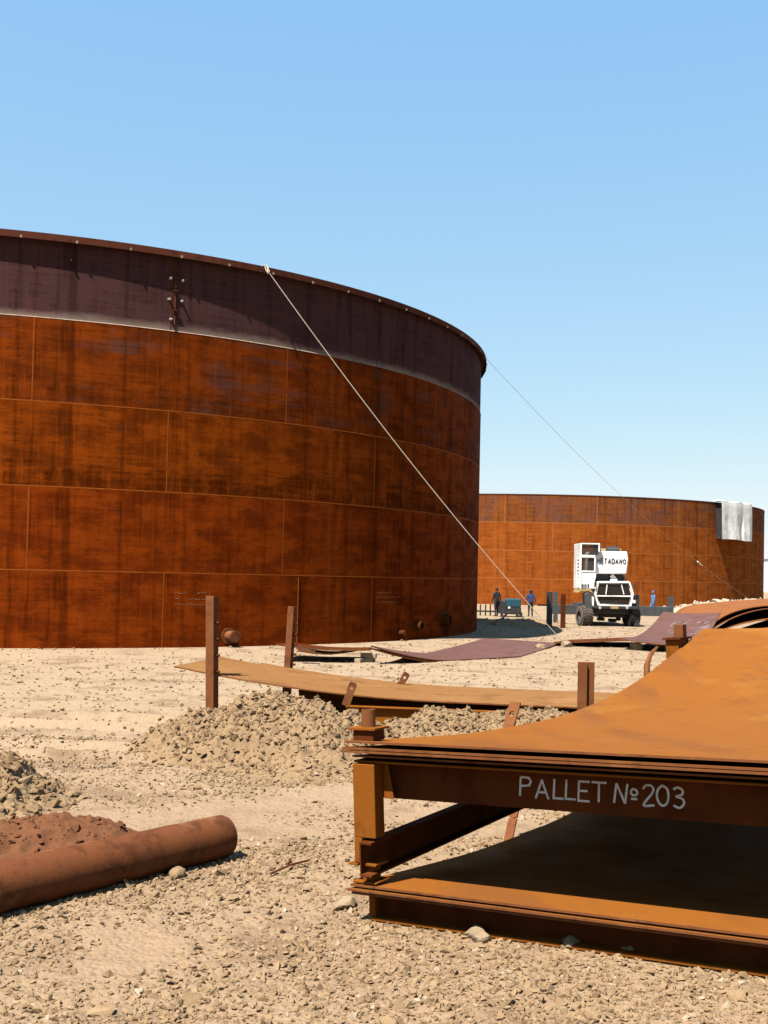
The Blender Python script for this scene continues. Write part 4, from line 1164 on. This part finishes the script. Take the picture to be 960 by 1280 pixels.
def wheel(px, py, Yd, rot, dusty):
    c = at_y(px, py, Yd); c.z = rad; ax = Vector((math.cos(rot), math.sin(rot), 0)); w = .32
    t = MB(); t.lathe(c, ax, [(rad * .5, -w), (rad * .86, -w * 1.02), (rad * .97, -w * .8), (rad, -w * .4), (rad, w * .4), (rad * .97, w * .8), (rad * .86, w * 1.02), (rad * .5, w)], 40, closed=False)
    e1 = ax.cross(Vector((0, 0, 1))).normalized()
    for i in range(22):
        a = 2 * math.pi * i / 22; d = e1 * math.cos(a) + Vector((0, 0, 1)) * math.sin(a); tn = -e1 * math.sin(a) + Vector((0, 0, 1)) * math.cos(a)
        for sgn in (-1, 1): t.bar(c + d * (rad + .0) + ax * (sgn * w * .9), c + d * (rad + .0) + ax * (sgn * .02) + tn * .1, .09, .06, d)
    wo = thing_part('wheel', c, cr)
    t.build('tyre', dusty, wo, smooth=True)
    h = MB(); h.lathe(c, ax, [(rad * .5, -w * .8), (rad * .5, w * .8), (rad * .3, w * .5), (.05, w * .5), (.05, -w * .5), (rad * .3, -w * .5)], 28); h.build('rim', 'grey_steel', wo, smooth=True)
def thing_part(name, c, parent):
    m = MB(); m.cyl(c - Vector((.1, 0, 0)), c + Vector((.1, 0, 0)), .12, None, 14); return m.build(name, 'dark_steel', parent)
wheel(730.5, 773, YC + .3, .22, 'dusty_tread'); wheel(789, 773, YC + .6, .22, 'black_rubber'); wheel(733, 773, YC + 4.6, 0, 'black_rubber'); wheel(787, 773, YC + 4.6, 0, 'black_rubber')

# hoses, mirrors, handrail and lamps that break up the outline
for pts in ([(746, 718, .3), (744, 726, .0), (746, 733, .1)], [(779, 718, .3), (783, 723, -.1), (781, 728.5, .0)], [(741, 741, .1), (743.5, 747, -.15), (743, 757, .0)]):
    m_ = MB(); m_.tube([at_y(a_, b_, YC + c_) for a_, b_, c_ in pts], .035, 6); m_.build('hose', 'black_rubber', cr, smooth=True)
for a_, b_ in ((744, 731), (793.5, 733)):
    m_ = MB(); pxbox(m_, a_ - 1, b_ - 3, a_ + 1, b_ + 3, YC - .2, .06); m_.build('mirror', 'dark_steel', cr, bevel=.01)
m_ = MB(); q_ = [at_y(x_, y_, hsY + .1) for x_, y_ in ((744.5, 689), (744.5, 683.5), (751, 683.2), (751, 688.5))]
for i in range(3): m_.bar(q_[i], q_[i + 1], .035, .035)
m_.build('handrail', 'grey_steel', cr)
for a_ in (750, 784):
    c_ = at_y(a_, 759.6, YC - .16); m_ = MB(); m_.cyl(c_, c_ + Vector((0, .08, 0)), .075, None, 14); m_.build('headlight', 'bolt_steel', cr, smooth=True)
m_ = MB(); pxbox(m_, 763, 757.8, 773, 761, YC - .135, .012); m_.build('number_plate', 'machine_yellow', cr)

# ------------------------------------------------------------------ teal generator
gn_ = at_z(642, 771.5); gY = gn_.y
ge = thing('welding_generator', 'small teal engine generator on a dark wheeled base', 'generator', gn_)
m_ = MB(); pxbox(m_, 633, 748.5, 651.5, 759, gY, 1.3); m_.build('hood', 'teal_paint', ge, bevel=.05)
m_ = MB(); pxbox(m_, 624.5, 751, 632.8, 767, gY + .1, 1.1); pxbox(m_, 633, 759, 651.5, 768, gY + .03, 1.2); m_.build('engine_base', 'dark_steel', ge, bevel=.04)
for x_ in (630, 649):
    c = at_y(x_, 768, gY - .05); m_ = MB(); m_.lathe(c, (0, 1, 0), [(.06, 0), (.2, 0), (.22, .04), (.22, .16), (.2, .2), (.06, .2)], 20); m_.build('wheel', 'black_rubber', ge, smooth=True)
m_ = MB(); c = at_y(636.5, 759.5, gY - .02); m_.cyl(c, c + Vector((0, .1, 0)), .07, None, 14); m_.build('lamp', 'fabric_white', ge, smooth=True)


# ------------------------------------------------------------------ people
def person(base, yaw, label, top, legs, headgear, swing=.0, armout=.05, h=1.75):
    k = h / 1.75; V, E, Rd = [], [], []
    def j(p, r, par=None, ry=None):
        V.append(Vector(p) * k); Rd.append((r * k, (ry or r) * k))
        if par is not None: E.append((par, len(V) - 1))
        return len(V) - 1
    pel = j((0, 0, .97), .155, None, .115)
    ws = j((0, 0, 1.12), .145, pel, .105); chs = j((0, 0, 1.34), .165, ws, .115); nb = j((0, .005, 1.46), .075, chs); nk = j((0, .015, 1.53), .056, nb)
    hd = j((0, .03, 1.61), .082, nk, .092); j((0, .02, 1.70), .072, hd, .085)
    for s in (-1, 1):
        f = s * swing
        hp = j((s * .10, 0, .88), .098, pel); kn_ = j((s * .11, .03 + f, .50), .066, hp); an = j((s * .12, -.01 + f * 1.6, .10), .048, kn_); j((s * .14, .15 + f * 1.6, .045), .042, an)
        sh_ = j((s * .19, 0, 1.41), .068, chs); el = j((s * (.24 + armout), -.03 - f * .7, 1.15), .048, sh_); wr = j((s * (.25 + armout), .06 - f, .91), .032, el); pm = j((s * (.25 + armout), .085 - f, .845), .036, wr, .022)
        for q, (dy, ln) in enumerate(((.03, .075), (.01, .085), (-.012, .08), (-.034, .062))):
            a = j((s * (.25 + armout), .085 - f + dy, .79), .0105, pm); j((s * (.24 + armout), .10 - f + dy, .79 - ln * .8), .0085, a)
        a = j((s * (.235 + armout), .125 - f, .835), .011, pm); j((s * (.225 + armout), .135 - f, .785), .009, a)
    me = bpy.data.meshes.new('person'); me.from_pydata([tuple(v) for v in V], E, []); ob = bpy.data.objects.new('tmp', me); COL.objects.link(ob)
    sk = ob.modifiers.new('s', 'SKIN'); sk.use_smooth_shade = True; ob.modifiers.new('d', 'SUBSURF').levels = 2
    me2 = ob.data
    for i, sv in enumerate(me2.skin_vertices[0].data): sv.radius = Rd[i]; sv.use_root = (i == 0)
    dg = bpy.context.evaluated_depsgraph_get(); dg.update()
    fin = bpy.data.meshes.new_from_object(ob.evaluated_get(dg)); bpy.data.objects.remove(ob)
    fin.materials.clear()
    for mname in (top, legs, 'skin', 'black_rubber'): fin.materials.append(MAT[mname])
    for p in fin.polygons:
        c = p.center / k
        p.material_index = 3 if c.z < .10 else 2 if c.z > 1.51 or (abs(c.x) > .2 and c.z < .89) else 1 if c.z < .96 and abs(c.x) < .22 else 0
        p.use_smooth = True
    # nose and brow line
    for v in fin.vertices:
        c = v.co / k
        if 1.59 < c.z < 1.64 and abs(c.x) < .022 and c.y > .08: v.co.y += .022 * k
        if 1.635 < c.z < 1.655 and .02 < abs(c.x) < .05 and c.y > .06: v.co.y -= .008 * k
    o = bpy.data.objects.new('person', fin); COL.objects.link(o); o.location = base; o.rotation_euler.z = yaw
    tag(o, label, 'person', 'workers on the site')
    # hair or hood as a child
    bm = bmesh.new(); bmesh.ops.create_uvsphere(bm, u_segments=20, v_segments=14, radius=1)
    for v in list(bm.verts):
        if v.co.z < -.75 or (v.co.z < .25 and v.co.y > .45): bm.verts.remove(v)
    for v in bm.verts: v.co = Vector((v.co.x * .096, v.co.y * .112 + .012, v.co.z * .115 + 1.655)) * k
    hm = bpy.data.meshes.new('hair'); bm.to_mesh(hm); bm.free(); hm.materials.append(MAT[headgear])
    so = bpy.data.objects.new('hair' if headgear == 'hair_black' else 'hood', hm); COL.objects.link(so); so.parent = o
    sd = so.modifiers.new('t', 'SOLIDIFY'); sd.thickness = .012
    for p in hm.polygons: p.use_smooth = True
    for s in (-1, 1):
        bm = bmesh.new(); bmesh.ops.create_uvsphere(bm, u_segments=8, v_segments=6, radius=1)
        for v in bm.verts: v.co = Vector((v.co.x * .012 + s * .092, v.co.y * .02 + .02, v.co.z * .032 + 1.625)) * k
        em = bpy.data.meshes.new('ear'); bm.to_mesh(em); bm.free(); em.materials.append(MAT['skin']); eo = bpy.data.objects.new('ear', em); COL.objects.link(eo); eo.parent = o
    return o


p = at_z(663, 771.5); person((p.x, p.y, gzf(p.x, p.y)), .15, 'worker in a royal blue jacket and dark trousers standing beside the generator', 'blue_jacket', 'dark_cloth', 'hair_black', .02, .04)
p = at_z(620.5, 771); person((p.x, p.y, gzf(p.x, p.y)), .5, 'worker in dark clothes standing in shadow at the left of the generator', 'dark_cloth', 'dark_cloth', 'hair_black', .05, .0, 1.85)
p = at_z(816, 769.5); person((p.x, p.y, gzf(p.x, p.y)), 1.9, 'worker in light blue overalls and hood walking beyond the violet plate', 'light_blue_cloth', 'light_blue_cloth', 'light_blue_cloth', .12, .02, 1.78)

# ------------------------------------------------------------------ light, sky, camera
SUN_AZ = R_(230.7); SUN_EL = R_(60)
sv = Vector((math.cos(SUN_AZ) * math.cos(SUN_EL), math.sin(SUN_AZ) * math.cos(SUN_EL), math.sin(SUN_EL)))
sl = bpy.data.lights.new('sun', 'SUN'); sl.energy = 5.0; sl.angle = R_(.5); sl.color = (1, .94, .85)
so = bpy.data.objects.new('sun', sl); COL.objects.link(so); so.rotation_euler = (-sv).to_track_quat('-Z', 'Y').to_euler(); so.location = (0, 0, 60)
w = bpy.data.worlds.new('World'); SC.world = w; w.use_nodes = True
nt = w.node_tree; bg = nt.nodes['Background']
sky = nt.nodes.new('ShaderNodeTexSky'); sky.sky_type = 'NISHITA'; sky.sun_disc = False
sky.sun_elevation = SUN_EL; sky.sun_rotation = math.atan2(sv.x, sv.y); sky.air_density = 1.0; sky.dust_density = .3; sky.ozone_density = 1.5; sky.altitude = 0
# dusty desert air: softer gradient from horizon to zenith than the clean-air model gives
sp = nt.nodes.new('ShaderNodeSeparateColor'); cb = nt.nodes.new('ShaderNodeCombineColor'); nt.links.new(sky.outputs[0], sp.inputs[0])
for i, (ex, k) in enumerate(((.66, 1.30), (.40, 2.17), (.10, 4.05))):
    p1 = nt.nodes.new('ShaderNodeMath'); p1.operation = 'POWER'; p1.inputs[1].default_value = ex; nt.links.new(sp.outputs[i], p1.inputs[0])
    p2 = nt.nodes.new('ShaderNodeMath'); p2.operation = 'MULTIPLY'; p2.inputs[1].default_value = k; nt.links.new(p1.outputs[0], p2.inputs[0])
    nt.links.new(p2.outputs[0], cb.inputs[i])
nt.links.new(cb.outputs[0], bg.inputs['Color']); bg.inputs['Strength'].default_value = .0575

cam = bpy.data.cameras.new('camera'); co_ = bpy.data.objects.new('camera', cam); COL.objects.link(co_); SC.camera = co_
cam.sensor_fit = 'VERTICAL'; cam.sensor_height = 36; cam.lens = 36 * F / 1280; cam.shift_y = (CY - 640) / 1280; cam.clip_end = 9000; cam.clip_start = .05
c, s = math.cos(ROLL), math.sin(ROLL)
rt_ = Vector((c, s * -math.sin(PITCH), s * math.cos(PITCH))); up_ = Vector((-s, c * -math.sin(PITCH), c * math.cos(PITCH))); fw = Vector((0, math.cos(PITCH), math.sin(PITCH)))
M = Matrix((rt_, up_, -fw)).transposed().to_4x4(); M.translation = (0, 0, CAMH); co_.matrix_world = M

SC.render.engine = 'CYCLES'; SC.cycles.diffuse_bounces = 2; SC.cycles.max_bounces = 6
SC.view_settings.view_transform = 'Standard'; SC.view_settings.look = 'None'; SC.view_settings.gamma = 1; SC.view_settings.exposure = 1.78
SC.render.resolution_x = 768; SC.render.resolution_y = 1024
